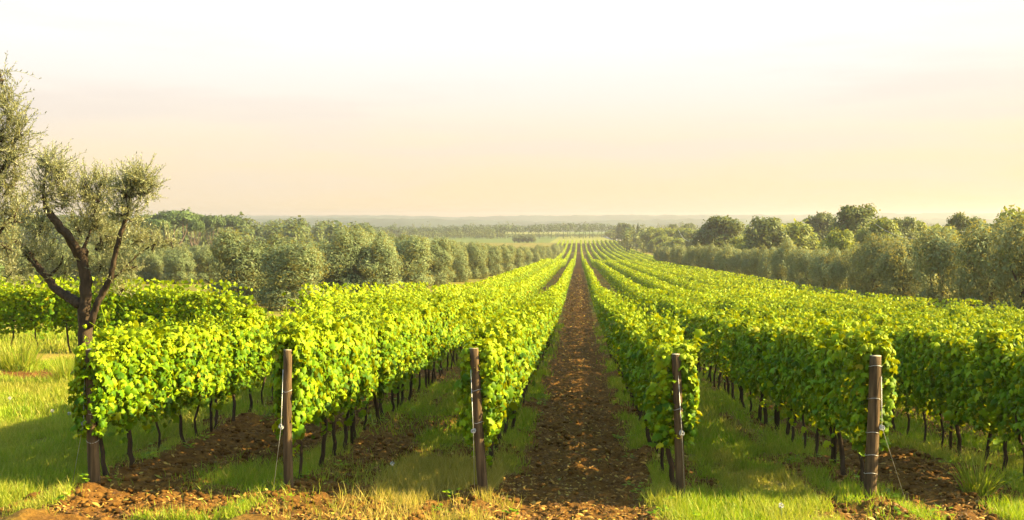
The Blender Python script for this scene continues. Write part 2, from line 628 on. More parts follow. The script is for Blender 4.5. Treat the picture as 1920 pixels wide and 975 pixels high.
# ------------------------------------------------------------------ ground: one sheet to the horizon
xs = np.arange(-8.5, 8.5, .05)
ext = [8.5]
while ext[-1] < 2900:
    ext.append(ext[-1] + max(.12, (ext[-1] - 8) * .07))
ext = np.array(ext)
xs = np.concatenate([-ext[::-1], xs[1:], ext])
ysl = list(np.arange(-50, 9, 2.)) + list(np.arange(9, 11.2, .4))
y = 11.2
while y < 2950:
    ysl.append(y)
    y += .05 if y < 21 else max(.05, (y - 21) * .012 + .05) if y < 700 else y * .06
ys = np.array(ysl)
XX, YY = np.meshgrid(xs, ys)
ZZ = zfine(XX, YY)
nx, ny = len(xs), len(ys)
idx = np.arange(nx * ny).reshape(ny, nx)
quads = np.stack([idx[:-1, :-1], idx[:-1, 1:], idx[1:, 1:], idx[1:, :-1]], -1).reshape(-1, 4)
far = np.maximum(sstep(625, 660, YY), sstep(45, 90, np.abs(XX)) * sstep(60, 120, YY))
g_ = np.where(YY > 45, np.maximum(grassiness(XX, YY), .35 * (np.abs(XX) > 1.0)), grassiness(XX, YY))
ground = mesh_np('ground', np.stack([XX, YY, ZZ], -1).reshape(-1, 3), [quads], M_SOIL, smooth=True,
                 attrs={'grass': g_.ravel(), 'dry': dryness(XX, YY).ravel(), 'far': far.ravel()})
tag(ground, kind='structure')

# pale farm road along the right edge of the far vineyard
rp = smooth_path([at(1232, 480), at(1210, 540), at(1185, 610), at(1160, 740), at(1140, 900), at(1134, 1000)], 8)
rv, rq = [], []
for i, (x, yy) in enumerate(rp):
    d = rp[min(i + 1, len(rp) - 1)] - rp[max(i - 1, 0)]
    nn = np.array([d[1], -d[0]]) / np.hypot(*d)
    for s in (-1, 1):
        q = np.array([x, yy]) + nn * s * 3.2
        rv.append((q[0], q[1], float(zbase(*q)) + .25))
for i in range(len(rp) - 1):
    rq.append((2 * i, 2 * i + 1, 2 * i + 3, 2 * i + 2))
for b in (0.25,):
    n0 = len(rv)
    rv += [(a[0], a[1], a[2] - .6) for a in rv]
    for i in range(len(rp) - 1):
        rq.append((2 * i, 2 * i + 2, n0 + 2 * i + 2, n0 + 2 * i))
        rq.append((2 * i + 1, n0 + 2 * i + 1, n0 + 2 * i + 3, 2 * i + 3))
tag(mesh_np('road', rv, [rq], M_ROAD), kind='structure')

# far wooded hills, two ridges
M_HILL = leaf_mat('wooded_hillside', [(0, (.05, .07, .03)), (1, (.08, .10, .04))], (.1, .1, .03), .0, .9, .05, 0)
M_HILL2 = plain('wooded_hill_slope', (.035, .055, .040), .95, 0, .35, .01)


def ridge(name, D, crest, x0, x1, depth, seed, bump):
    """a long hill with tree-lumpy crest; crest(u) is the photo row of the skyline"""
    n, k = 700, 9
    xx = np.linspace(x0, x1, n)
    vs = []
    for j in range(k):
        t = j / (k - 1)
        prf = math.sin(t * math.pi) ** .7
        yy = D + (t - .5) * depth + 60 * (fbm(xx * .004, t * 3 + xx * 0, seed, 3) - .5)
        u = 960 + FPX * (xx * cp + D * sp) / (-xx * sp + D * cp)
        top = CAMZ + (410 - crest(u)) / FPX * D
        z = -11.9 + (top + 11.9) * prf + bump * (fbm(xx * .03, t * 7 + xx * 0, seed + 5, 3) - .5) * (.3 + prf) + bump * .8 * (fbm(xx * .11, t * 11 + xx * 0, seed + 9, 2) - .5)
        if j in (0, k - 1):
            z = z * 0 - 13.5
        vs.append(np.stack([xx, yy, z], -1))
    v = np.concatenate(vs)
    ii = np.arange(n * k).reshape(k, n)
    q = np.stack([ii[:-1, :-1], ii[:-1, 1:], ii[1:, 1:], ii[1:, :-1]], -1).reshape(-1, 4)
    return tag(mesh_np(name, v, [q], M_HILL2, smooth=True), kind='structure')


ridge('hills', 2400, lambda u: 404.5 - 2.0 * np.exp(-((u - 1230) / 90) ** 2) - 4.5 * sstep(1300, 1700, u) + 3 * np.exp(-((u - 860) / 60) ** 2), -2700, 2900, 600, 3, 5)
ridge('hills', 1500, lambda u: 413 - 2 * np.sin(u * .011) - 3 * sstep(1000, 500, u), -1800, 1900, 260, 8, 4)

# ------------------------------------------------------------------ haze
hz = mesh_np('haze', [(x, yv, z) for z in (-14.0 - 5, CAMZ + 17.5) for yv in (-70, 3300) for x in (-3400, 3400)],
             [[(0, 2, 3, 1), (4, 5, 7, 6), (0, 1, 5, 4), (2, 6, 7, 3), (0, 4, 6, 2), (1, 3, 7, 5)]], None)
m, t, out = new_mat('evening_haze')
pv = N(t, 'ShaderNodeVolumePrincipled')
pv.inputs['Color'].default_value = (.70, .66, .66, 1)
pv.inputs['Density'].default_value = 0.00036
pv.inputs['Anisotropy'].default_value = 0.6
t.links.new(pv.outputs[0], out.inputs['Volume'])
hz.data.materials.append(m)
tag(hz, kind='stuff')


# ------------------------------------------------------------------ grape vines
SPC = .86


def canopy_points(rg, n, L, z0=.68, z1=1.95):
    """positions and outward normals through the hedge-like canopy of a row piece L long (rows run along local Y)"""
    z = z0 + (z1 - z0) * rg.beta(1.25, 1.0, n)
    yv = rg.uniform(-L / 2, L / 2, n)
    half = np.interp(z, [.5, .7, .95, 1.3, 1.65, 1.9, 2.1], [.07, .16, .22, .24, .23, .19, .09])
    lump = .60 + .85 * fbm(yv * 2.6 + rg.uniform(0, 50), z * 2.6 + rg.uniform(0, 50), 5, 3)
    u = rg.uniform(-1, 1, n)
    u = np.sign(u) * np.abs(u) ** .58
    x = u * half * lump
    z = z + (fbm(yv * 2.2 + rg.uniform(0, 50), x * 0, 6, 2) - .5) * .30 * sstep(1.2, 2.0, z) - (fbm(yv * 3 + rg.uniform(0, 50), x * 0, 7, 2) - .5) * .35 * sstep(1.1, .6, z)
    top = sstep(1.75, 2.1, z)
    nr = np.stack([np.sign(u) * (1 - .55 * top) * (np.abs(u) + .15), np.zeros(n), .25 + .9 * top], 1) + rg.normal(size=(n, 3)) * .68
    tip = np.stack([np.sign(u) * .25, rg.normal(size=n) * .45, -1 + .35 * top], 1) + rg.normal(size=(n, 3)) * .25
    return np.stack([x, yv, z], 1), nr, tip


def shoots(rg, k, L, zt=1.88, up=True):
    P, Nn, T, S, stems = [], [], [], [], []
    for _ in range(k):
        b = np.array([rg.uniform(-.2, .2), rg.uniform(-L / 2, L / 2), zt - .1])
        ln = rg.uniform(.15, .40) + .28 * (rg.random() < .25)
        lean = np.array([rg.normal() * .45, rg.normal() * .35, 1.0])
        bend = np.array([rg.normal() * .5, rg.normal() * .4, -.35])
        m_ = int(4 + ln * 12)
        s = np.linspace(.1, 1, m_)
        q = b + np.outer(s * ln, lean) + np.outer((s ** 2) * ln * .6, bend)
        stems.append((b, q[m_ // 2], q[-1]))
        P.append(q + rg.normal(size=(m_, 3)) * .03)
        Nn.append(rand_unit(rg, m_) * .8 + np.array([0, 0, .5]))
        T.append(rg.normal(size=(m_, 3)) + np.array([0, 0, -.3]))
        S.append(np.linspace(.105, .045, m_) * rg.uniform(.8, 1.15, m_))
    return np.concatenate(P), np.concatenate(Nn), np.concatenate(T), np.concatenate(S), stems


def vine_foliage(seed, n, end=False, temp=GRAPE, tp=GRAPE_P, sz=(.050, .112)):
    rg = np.random.default_rng(seed)
    L = SPC + .16
    p, nr, tip = canopy_points(rg, n, L)
    s = rg.uniform(sz[0], sz[1], n)
    if end:                                         # leaves closing the end of the row, turned to the headland
        k = n // 4
        p2, n2, t2 = canopy_points(rg, k, .12)
        p2[:, 0] *= .85
        p2[:, 1] -= L / 2 - .02
        n2[:, 1] -= 1.1
        p, nr, tip = np.concatenate([p, p2]), np.concatenate([nr, n2]), np.concatenate([tip, t2])
        s = np.concatenate([s, rg.uniform(sz[0], sz[1], k)])
    sp_, sn, st, ss, stems = shoots(rg, 12, L)
    p, nr, tip, s = np.concatenate([p, sp_]), np.concatenate([nr, sn]), np.concatenate([tip, st]), np.concatenate([s, ss])
    # a few dangling shoots at the bottom
    for _ in range(2):
        yb, xb = rg.uniform(-L / 2, L / 2), rg.uniform(-.2, .2)
        k = 5
        q = np.stack([xb + rg.normal(size=k) * .05, yb + rg.normal(size=k) * .05, np.linspace(.72, .45, k)], 1)
        p = np.concatenate([p, q])
        nr = np.concatenate([nr, rg.normal(size=(k, 3)) + np.array([np.sign(xb), 0, .2])])
        tip = np.concatenate([tip, np.tile([[0, 0, -1.]], (k, 1)) + rg.normal(size=(k, 3)) * .3])
        s = np.concatenate([s, rg.uniform(.06, .10, k)])
    s = s * np.exp(rg.normal(size=len(s)) * .22)
    V, P = scatter(temp, tp, p, nr, tip, s, s * rg.uniform(.75, 1.25, len(s)), rg.uniform(.3, 2.6, len(s)))
    g = Geo()
    g.add(V, *P)
    for a, b, c in stems:
        tube(g, [a, b, c], [.006, .005, .003], 4, cap=False)
    yg = np.clip(sstep(1.55, 2.0, p[:, 2] + rg.normal(size=len(p)) * .12) * rg.uniform(.25, .95, len(p)), 0, 1)  # yellower with height: new growth plus sunlight painted on the row top
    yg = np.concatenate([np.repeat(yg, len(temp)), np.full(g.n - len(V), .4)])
    o = g.build('foliage', M_VINE, None, link=False, attrs={'young_sunlit': yg})
    o.data.name = 'grapevine_foliage'
    return o


def vine_trunk(seed):
    rg = np.random.default_rng(seed)
    k = 9
    z = np.linspace(-.08, 1.0, k)
    w = np.cumsum(rg.normal(size=(k, 2)) * .018, axis=0)
    w -= w[0]
    lean = rg.normal(size=2) * .045
    pts = np.stack([w[:, 0] + lean[0] * z, w[:, 1] + lean[1] * z, z], 1)
    r = np.linspace(.030, .019, k) * rg.uniform(.8, 1.25)
    r[0] *= 1.35
    r[-1] *= 1.3
    g = Geo()
    tube(g, pts, r, 7, .22, seed)
    for s in (-1, 1):                                # cordon arms along the wire
        e = pts[-1]
        tube(g, smooth_path([e + (0, 0, -.05), e + (0, s * .12, .03), (0, s * .45, 1.0)], 3), [.017] * 4 + [.013] * 3, 6, .2, seed + s)
    o = g.build('trunk', M_VTRUNK, None, True, link=False)
    o.data.name = 'grapevine_trunk'
    return o


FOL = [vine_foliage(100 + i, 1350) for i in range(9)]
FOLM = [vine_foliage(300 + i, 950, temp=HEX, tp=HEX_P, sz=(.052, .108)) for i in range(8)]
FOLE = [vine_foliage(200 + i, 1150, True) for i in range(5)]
TRK = [vine_trunk(400 + i) for i in range(9)]

rows = [-6.1, -3.6, -1.2, 1.2, 3.6, 6.0, 8.4, 10.8, 13.2, 15.6]
Y0 = {-6.1: 12.85, -3.6: 13.05, -1.2: 13.1, 1.2: 13.1, 3.6: 13.2}
ROWNAME = {-6.1: 'the row behind the leafy far-left end post', -3.6: 'the row behind the slim upright second post', -1.2: "the leaning-post row along the path's left side",
           1.2: "the row along the path's right side", 3.6: 'the row behind the thick wire-banded post', 6.0: 'the first row beyond the wire-banded post',
           8.4: 'the second row beyond the wire-banded post', 10.8: 'the third row beyond the wire-banded post', 13.2: 'the fourth row beyond the wire-banded post',
           15.6: 'the outermost row beside the right-hand olives'}
ORD = 'first second third fourth fifth sixth seventh eighth ninth tenth eleventh twelfth'.split()


def in_view(x, yv, pad=0):
    u, v, D = screen(x, yv, float(zbase(x, yv)) + 1.9)
    return D > 1 and -30 - pad < u < 1950 + pad


cand = []
rest = []
for X in rows:
    y0 = Y0.get(X, 13.2)
    k = 0
    off0 = .42 if X == -6.1 else .50
    yv = y0 + off0
    while yv < 60:
        if in_view(X, yv):
            cand.append((math.hypot(X, yv), X, yv, k, yv == y0 + off0))
            k += 1
        elif in_view(X, yv, 900):
            rest.append((X, yv))
        yv += SPC
# side-on rows of the next vineyard, beyond the old olive tree
WALL = []
for j, yw in enumerate((31.0, 33.5, 36.0, 38.5)):
    x = -33.0
    k = 0
    while x < -11.2 - j * .3:
        yv = yw + (x + 11.5) * .15
        if in_view(x, yv):
            if j == 0:
                cand.append((math.hypot(x, yv), 'wall', (x, yv), k, False))
                k += 1
            else:
                WALL.append((x, yv))
        x += SPC
cand.sort(key=lambda c: c[0])
near, farv = cand[:300], cand[300:]
CUT = near[-1][0]
print('vine cut', CUT, len(cand))
rg = np.random.default_rng(5)
nrow = {}
near_sorted = sorted(near, key=lambda c: (str(c[1]), c[3]))
wall_x = sorted([c for c in near if c[1] == 'wall'], key=lambda c: -c[2][0])
wall_rank = {c[2]: i for i, c in enumerate(wall_x)}
for d, X, yv, k, first in near_sorted:
    if X == 'wall':
        x, yy = yv
        rz = R(90) + R(180) * rg.integers(2)
        i = wall_rank[yv]
        lab = f'{ORD[i]} grapevine from the right end of the side-on vine wall behind the old olive' if i < 10 else 'grapevine in the side-on vine wall left of its tenth plant from the right'
        grp = 'grapevines in the side-on vine wall'
    else:
        x, yy = X, yv
        rz = R(180) * rg.integers(2) if not first else 0
        if X in Y0:
            lab = f'{ORD[k]} grapevine in {ROWNAME[X]}' if k < 10 else f'grapevine past the tenth in {ROWNAME[X]}'
        else:
            lab = f'{ORD[k]} visible grapevine of {ROWNAME[X]}' if k < 8 else f'grapevine past the eighth visible one in {ROWNAME[X]}'
        grp = 'grapevines in ' + ROWNAME[X]
    x += rg.normal() * .02
    yy += rg.normal() * .04
    e = empty('grapevine', (x, yy, zf(x, yy)), rz, (rg.uniform(.82, 1.18), 1, rg.uniform(.93, 1.04) * (.93 if X == -6.1 else 1)))
    tag(e, lab, 'grapevine', grp)
    pool = FOLE if first else (FOL if d < 24 else FOLM)
    part(pool[int(rg.integers(len(pool)))], e, 'foliage')
    part(TRK[int(rg.integers(len(TRK)))], e, 'trunk')

# the rest of the vineyard: countless vines down the hill, one object
rest += [(c[1], c[2]) for c in farv if c[1] != 'wall'] 
WALL += [c[2] for c in farv if c[1] == 'wall']
VV, PP, YG, off = [], [], [], 0


def add_row_piece(P0, P1, dens, size, shoot=True):
    """canopy along the ground from P0 to P1"""
    global off
    P0, P1 = np.array(P0, float), np.array(P1, float)
    L = np.hypot(*(P1 - P0))
    n = int(L * dens)
    if n < 2:
        return
    p, nr, tip = canopy_points(rg, n, L)
    p[:, 0] *= .82
    if shoot:
        k = max(1, int(n * .05))
        i = rg.integers(0, n, k)
        p[i, 2] = 2.0 + rg.uniform(0, .35, k)
        p[i, 0] *= .6
    p[:, 2] += (fbm(p[:, 1] * .35 + P0[0] * 7, p[:, 1] * 0, 15, 2) - .5) * .22 * sstep(1.0, 1.9, p[:, 2])
    dirv_ = (P1 - P0) / L
    c = (P0 + P1) / 2
    sx = np.array([dirv_[1], -dirv_[0]])

    def rot(a):
        return np.stack([a[:, 0] * sx[0] + a[:, 1] * dirv_[0], a[:, 0] * sx[1] + a[:, 1] * dirv_[1], a[:, 2]], 1)
    q = rot(p)
    q[:, 0] += c[0]
    q[:, 1] += c[1]
    q[:, 2] += zbase(q[:, 0], q[:, 1])
    s = rg.uniform(.8, 1.2, n) * size
    V, P = scatter(KITE, KITE_P, q, rot(nr), rot(tip), s, s * 1.05)
    VV.append(V)
    YG.append(np.repeat(np.clip(sstep(1.5, 1.95, p[:, 2] + rg.normal(size=n) * .1) * rg.uniform(.25, .95, n), 0, 1), 4))  # same new-growth tint and painted sunlight on the distant row tops
    PP.append(P[0] + off)
    off += len(V)


for x, yv in rest:
    add_row_piece((x, yv - .46), (x, yv + .46), 480, .13)
for x, yv in WALL:
    add_row_piece((x - .46, yv), (x + .46, yv), 300, .15)
SEG = [(60, 95, 330, .14), (95, 150, 240, .165), (150, 229, 160, .20), (239, 340, 100, .26), (340, 474, 66, .32), (484, 625, 50, .38)]
allrows = rows + [18.0, 20.4, 22.8]
for X in allrows:
    for a, b, dn, sz in SEG:
        if X > 17 and a < 230:
            continue
        c = a if a != 60 else (max([60] + [0]))
        step = (b - a) / max(1, round((b - a) / 12))
        yy = a
        while yy < b - .1:
            add_row_piece((X, yy), (X, min(b, yy + step)), dn, sz)
            yy += step
for k_ in range(9):
    add_row_piece((-8.6, 33 + k_ * 3), (-8.6, 36 + k_ * 3), 400, .14)
for X in (-8.5, -10.9):
    for a, b, dn, sz in SEG[3:]:
        if X < -9 and a < 480:
            continue
        add_row_piece((X, a), (X, b), dn, sz)
g = Geo()
g.add(np.concatenate(VV), np.concatenate(PP))
for x, yv in rest:
    z = zf(x, yv)
    tube(g, [(x, yv, z), (x + .02, yv, z + .5), (x, yv + .03, z + 1)], .026, 5, cap=False)
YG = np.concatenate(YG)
far_vines = g.build('distant_vineyard', M_VINE, attrs={'young_sunlit': np.concatenate([YG, np.zeros(g.n - len(YG))])})
tag(far_vines, 'countless sunlit vine rows running down the hill to the plain', 'vineyard', kind='stuff')

# ------------------------------------------------------------------ end posts with their wires
def post_thing(base, top, r, label, grp, tens_h, anchor, rings, seed, tens_side=-1):
    x, yv = base
    z = zf(x, yv)
    e = tag(empty('end_post', (x, yv, z)), label, 'post', grp)
    tx, ty, h = top
    k = 12
    s = np.linspace(0, 1, k)
    pts = np.stack([tx * s + .006 * np.sin(s * 5 + seed), ty * s + .006 * np.cos(s * 4 + seed), -.15 + (h + .15) * s], 1)
    g = Geo()
    tube(g, pts, r * np.linspace(1.08, .95, k), 14, .035, seed)
    g.build('shaft', M_POST, e, True)
    g = Geo()
    tp = pts[-1]
    a = np.arange(14) * 2 * np.pi / 14
    v = [tp + np.array([0, 0, .004])] + [tp + np.array([math.cos(b) * r * .9, math.sin(b) * r * .9, .003]) for b in a]
    v += [tp + np.array([math.cos(b) * r * .9, math.sin(b) * r * .9, -.004]) for b in a]
    g.add(v, [(0, 1 + i, 1 + (i + 1) % 14) for i in range(14)], [(1 + i, 15 + i, 15 + (i + 1) % 14, 1 + (i + 1) % 14) for i in range(14)])
    g.build('sawn_top', M_CUT, e)

    def P(f):
        return np.array([tx * f, ty * f, h * f])
    for f in rings:
        g = Geo()
        c = P(f)
        q = [c + np.array([math.cos(b) * (r * 1.06), math.sin(b) * (r * 1.06), .012 * math.sin(b * 2 + seed)]) for b in np.linspace(0, 2 * np.pi, 19)]
        tube(g, q, .0035, 5)
        g.build('wire_band', M_WIRE, e)
    # stay wire from high on the post, through the tensioner, to its ground anchor
    fr = np.array([tens_side * r * .75, -r * .85, 0])
    t_ = P(tens_h) + fr + np.array([tens_side * .025, -.02, 0])
    g = Geo()
    tube(g, [P(.86) + fr, t_, np.array([anchor[0], anchor[1], zf(x + anchor[0], yv + anchor[1]) - z])], .0032, 5)
    g.build('stay_wire', M_WIRE, e)
    g = Geo()
    for i in range(5):
        b = rand_unit(np.random.default_rng(seed * 7 + i), 1)[0] * .016
        q = [t_ + b + np.array([math.cos(c) * .014, math.sin(c * 1.0) * .006, math.sin(c) * .020]) for c in np.linspace(0, 2 * np.pi, 9)]
        tube(g, q, .0055, 5)
    g.build('wire_tensioner', M_WHITE, e)
    return e


def post_from(u, D, utop, vtop, r, label, **kw):
    x, yv = at(u, D)
    z = zf(x, yv)
    h = zat(vtop, D) - z
    dx = (utop - u) / FPX * D
    return post_thing((x, yv), (dx * cp, dx * sp, h), r, label, 'wooden end posts of the vine rows', **kw)


post_from(169, 13.24, 166, 655, .068, 'dark wooden end post half hidden by leaves at far left', tens_h=.45, anchor=(-.24, -.1), rings=(.9, .52, .3), seed=1)
post_from(537, 13.16, 537, 656, .056, 'slim upright round wooden end post with a clean sawn top', tens_h=.44, anchor=(-.12, -.25), rings=(.7,), seed=2)
post_from(908, 13.08, 887, 653, .060, 'leaning wooden end post on the left of the bare soil path', tens_h=.45, anchor=(-.10, -.22), rings=(.72, .5), seed=3)
post_from(1282, 12.98, 1268, 664, .056, 'weathered wooden end post on the right of the bare soil path', tens_h=.46, anchor=(.02, -.15), rings=(.62,), seed=4, tens_side=.4)
post_from(1637, 12.86, 1645, 667, .073, 'thick dark end post banded with wire at the far right', tens_h=.50, anchor=(.42, -.05), rings=(.93, .70, .46, .30, .17), seed=5, tens_side=1.1)

# slim stakes standing among the trunks
stk = {}
g = Geo()
tube(g, [(0, 0, -.1), (.004, 0, .8), (0, .004, 1.75)], .026, 8, .05, 9)
stk = g.build('trellis_stake', M_STAKE, None, True, link=False)
for X, yl in ((-6.1, (17.1, 21.4, 25.7)), (-3.6, (16.4, 20.7, 25.0)), (3.6, (15.3, 19.6, 23.9)), (6.0, (17.6, 21.9, 26.2))):
    nm = {-6.1: 'leafy far-left end post', -3.6: 'slim upright second post', 3.6: 'thick wire-banded post'}.get(X)
    for i, yv in enumerate(yl):
        c = stk.copy()
        c.name = 'trellis_stake'
        COL.objects.link(c)
        c.location = (X + .05, yv + .05, zf(X, yv))
        tag(c, f'{ORD[i]} straight slim stake among the vine trunks behind the {nm}' if nm else f'{ORD[i]} straight stake among the trunks in the first row beyond the wire-banded post', 'stake', 'trellis stakes in the near rows')

# ------------------------------------------------------------------ grass, litter, clods
BL = np.array([(-.5, 0, 0), (.5, 0, 0), (-.38, .45, .05), (.38, .45, .05), (0, 1, .28)])
BL_P = [np.array([(0, 1, 3, 2)]), np.array([(2, 3, 4)])]


def grass_field(n, x0, x1, y0, y1, hmin, hmax, wid, bias=1.0):
    X = RNG.uniform(x0, x1, n)
    Y = y0 + (y1 - y0) * RNG.uniform(0, 1, n) ** bias
    gz = grassiness(X, Y)
    cl = fbm(X * 2.3, Y * 2.3, 81, 3)
    keep = RNG.uniform(0, 1, n) < gz * sstep(.30, .55, cl + .1)
    u, v, D = screen(X, Y, zbase(X, Y))
    keep &= (u > -60) & (u < 1980)
    X, Y, cl = X[keep], Y[keep], cl[keep]
    m_ = len(X)
    dr = np.clip(dryness(X, Y) * 1.25 - .1 + RNG.normal(size=m_) * .12, 0, 1)
    dr = np.where(RNG.uniform(0, 1, m_) < .10, np.maximum(dr, .75), dr)
    h = RNG.uniform(hmin, hmax, m_) * (.5 + cl) * (1 + .35 * dr)
    up = np.stack([RNG.normal(size=m_) * .42, RNG.normal(size=m_) * .42, np.ones(m_)], 1)
    nr = np.stack([RNG.normal(size=m_), RNG.normal(size=m_), RNG.normal(size=m_) * .2], 1)
    pos = np.stack([X, Y, zfine(X, Y) - .01], 1)
    V, P = scatter(BL, BL_P, pos, nr, up, h, np.full(m_, wid) * RNG.uniform(.7, 1.3, m_))
    return V, P, np.repeat(dr, 5)


chunks = [grass_field(330000, -11.5, 8.5, 11.3, 17.5, .05, .17, .009), grass_field(330000, -14, 12, 17.5, 32, .07, .20, .014), grass_field(130000, -24, 18, 30, 60, .10, .25, .028)]
V, P4, P3, dr, off = [], [], [], [], 0
for v_, p_, d_ in chunks:
    V.append(v_)
    P4.append(p_[0] + off)
    P3.append(p_[1] + off)
    dr.append(d_)
    off += len(v_)
print('grass verts', off)
tag(mesh_np('grass', np.concatenate(V), [np.concatenate(P4), np.concatenate(P3)], M_GRASS, attrs={'dry': np.concatenate(dr)}),
    'green and straw coloured grass between the vine rows', 'grass', kind='stuff')

# dead leaves and straw on the ploughed soil
n = 80000
X = RNG.uniform(-6.5, 7.5, n)
Y = 11.5 + 170 * RNG.uniform(0, 1, n) ** 4.0
soil = 1 - grassiness(X, Y)
wgt = np.where(np.abs(X) < 1.05, 1.0, .35) * soil
k_ = (RNG.uniform(0, 1, n) < wgt)
X, Y = X[k_], Y[k_]
m_ = len(X)
pos = np.stack([X, Y, zfine(X, Y) + .012], 1)
V, P = scatter(HEX * np.array([1, 1, 1.8]), HEX_P, pos, np.stack([RNG.normal(size=m_) * .45, RNG.normal(size=m_) * .45, np.ones(m_)], 1), RNG.normal(size=(m_, 3)),
               np.minimum(.10, np.exp(RNG.normal(size=m_) * .5) * .048) * np.maximum(1, Y / 30), np.minimum(.045, np.exp(RNG.normal(size=m_) * .5) * .018) * np.maximum(1, Y / 30))
tag(mesh_np('fallen_leaves', V, P, M_LITTER), 'dry golden brown leaves scattered over the dark soil', 'leaf litter', kind='stuff')

# clods
n = 9000
X = RNG.uniform(-6.8, 7.5, n)
Y = 11.6 + 14 * RNG.uniform(0, 1, n) ** 1.3
soil = 1 - grassiness(X, Y)
cden = np.where(np.abs(X) < .9, .45, 1.0)
k_ = RNG.uniform(0, 1, n) < soil ** 2 * cden
X, Y = X[k_], Y[k_]
m_ = len(X)
ph = (1 + 5 ** .5) / 2
ico = unit(np.array([(-1, ph, 0), (1, ph, 0), (-1, -ph, 0), (1, -ph, 0), (0, -1, ph), (0, 1, ph), (0, -1, -ph), (0, 1, -ph), (ph, 0, -1), (ph, 0, 1), (-ph, 0, -1), (-ph, 0, 1)]))
ico_f = np.array([(0, 11, 5), (0, 5, 1), (0, 1, 7), (0, 7, 10), (0, 10, 11), (1, 5, 9), (5, 11, 4), (11, 10, 2), (10, 7, 6), (7, 1, 8), (3, 9, 4), (3, 4, 2), (3, 2, 6), (3, 6, 8), (3, 8, 9), (4, 9, 5), (2, 4, 11), (6, 2, 10), (8, 6, 7), (9, 8, 1)])
sz = np.minimum(.05, np.exp(RNG.normal(size=m_) * .5) * .022)
Vc = ico[None] * RNG.uniform(.6, 1.35, (m_, 12, 1)) * sz[:, None, None] * np.array([1.25, 1.1, .75])
Vc += np.stack([X, Y, zfine(X, Y) + sz * .25], 1)[:, None]
Fc = (ico_f[None] + (np.arange(m_) * 12)[:, None, None]).reshape(-1, 3)
tag(mesh_np('soil_clods', Vc.reshape(-1, 3), [Fc], M_CLOD), 'lumps of dark ploughed earth along the rows', 'soil clods', kind='stuff')

# broad leaved weeds at the feet of the rows
n = 900
X = RNG.uniform(-7.5, 7.5, n)
Y = 11.6 + 14 * RNG.uniform(0, 1, n) ** 1.2
k_ = (np.abs(till(X, Y) - 1.15) < .45) & (RNG.uniform(0, 1, n) < .35)
X, Y = X[k_], Y[k_]
pp, nn_, tt, ss = [], [], [], []
for x, yv in zip(X, Y):
    q = int(RNG.integers(6, 16))
    a = RNG.uniform(0, 6.28, q)
    rr = RNG.uniform(0, .10, q)
    pp.append(np.stack([x + np.cos(a) * rr, yv + np.sin(a) * rr, np.full(q, zf(x, yv)) + RNG.uniform(.02, .10, q)], 1))
    tt.append(np.stack([np.cos(a), np.sin(a), RNG.uniform(.1, .7, q)], 1))
    nn_.append(np.stack([-np.cos(a) * .3, -np.sin(a) * .3, np.ones(q)], 1))
    ss.append(RNG.uniform(.04, .085, q))
V, P = scatter(HEX, HEX_P, np.concatenate(pp), np.concatenate(nn_), np.concatenate(tt), np.concatenate(ss), np.concatenate(ss) * .7)
tag(mesh_np('weeds', V, P, M_VINE), 'small broad leaved weeds sprouting along the row edges', 'weeds', kind='stuff')


def grass_clump(u, D, hgt, rad, label, n=420):
    x, yv = at(u, D)
    e = empty('grass_clump', (x, yv, zf(x, yv)))
    tag(e, label, 'grass clump', 'tall dry grass clumps')
    a = RNG.uniform(0, 6.28, n)
    rr = rad * .45 * np.sqrt(RNG.uniform(0, 1, n))
    pos = np.stack([np.cos(a) * rr, np.sin(a) * rr, np.full(n, -.03)], 1)
    up = np.stack([np.cos(a) * rr * 1.5 / rad + RNG.normal(size=n) * .28, np.sin(a) * rr * 1.5 / rad + RNG.normal(size=n) * .28, np.ones(n)], 1)
    nr = np.stack([-np.cos(a), -np.sin(a), RNG.normal(size=n) * .1], 1) * -1 + RNG.normal(size=(n, 3)) * .3
    h = hgt * RNG.uniform(.45, 1.05, n)
    V, P = scatter(BL * np.array([1, 1, 1.3]), BL_P, pos, nr, up, h, np.full(n, .016))
    o = mesh_np('blades', V, P, M_GRASS, e, attrs={'dry': np.repeat(np.clip(RNG.normal(size=n) * .2 + .35, 0, 1), 5)})
    return e


grass_clump(30, 26.3, 1.0, 1.0, 'tall golden grass clump before the vine wall at the left edge')
grass_clump(118, 24.0, .75, .5, 'small dry grass clump beside the foot of the old olive', 240)
grass_clump(1112 + 730, 13.6, .62, .42, 'straw coloured grass tuft on bare soil at the lower right', 200)


def dandelion(u, v, label):
    D = 13.0
    for _ in range(30):
        x, yv = at(u, D)
        z = zf(x, yv) + .18
        uu, vv, _d = screen(x, yv, z)
        D *= 1 + (vv - v) / 900
    e = tag(empty('dandelion_clock', (x, yv, zf(x, yv))), label, 'dandelion', 'white dandelion clocks in the grass')
    g = Geo()
    tube(g, [(0, 0, -.02), (.01, 0, .09), (.004, .004, .18)], .004, 5)
    g.build('stem', M_STEM, e)
    rgd = np.random.default_rng(int(u))
    dv = rand_unit(rgd, 70)
    V, P = scatter(KITE, KITE_P, dv * .010 + np.array([.004, .004, .185]), np.cross(dv, rand_unit(rgd, 70)), dv, np.full(70, .026), np.full(70, .012))
    mesh_np('seed_head', V, P, M_FLUFF, e)


for u, v, l in ((12, 747, 'white dandelion clock nearest the left edge of the grass'), (92, 771, 'white dandelion clock in grass left of the far-left post'),
                (124, 776, 'white dandelion clock close beside the far-left post'), (1469, 949, 'white dandelion clock in grass at the lower right'), (733, 870, 'white dandelion clock in the straw coloured grass strip')):
    dandelion(u, v, l)

# ------------------------------------------------------------------ the old olive tree and its tall neighbour
def px3(u, v, D):
    x, yv = at(u, D)
    return np.array([x, yv, zat(v, D)])


OL = np.array([(-.5, .2, 0), (.5, .2, 0), (.38, .7, .05), (0, 1, .02), (-.38, .7, .05)])
SPR = []


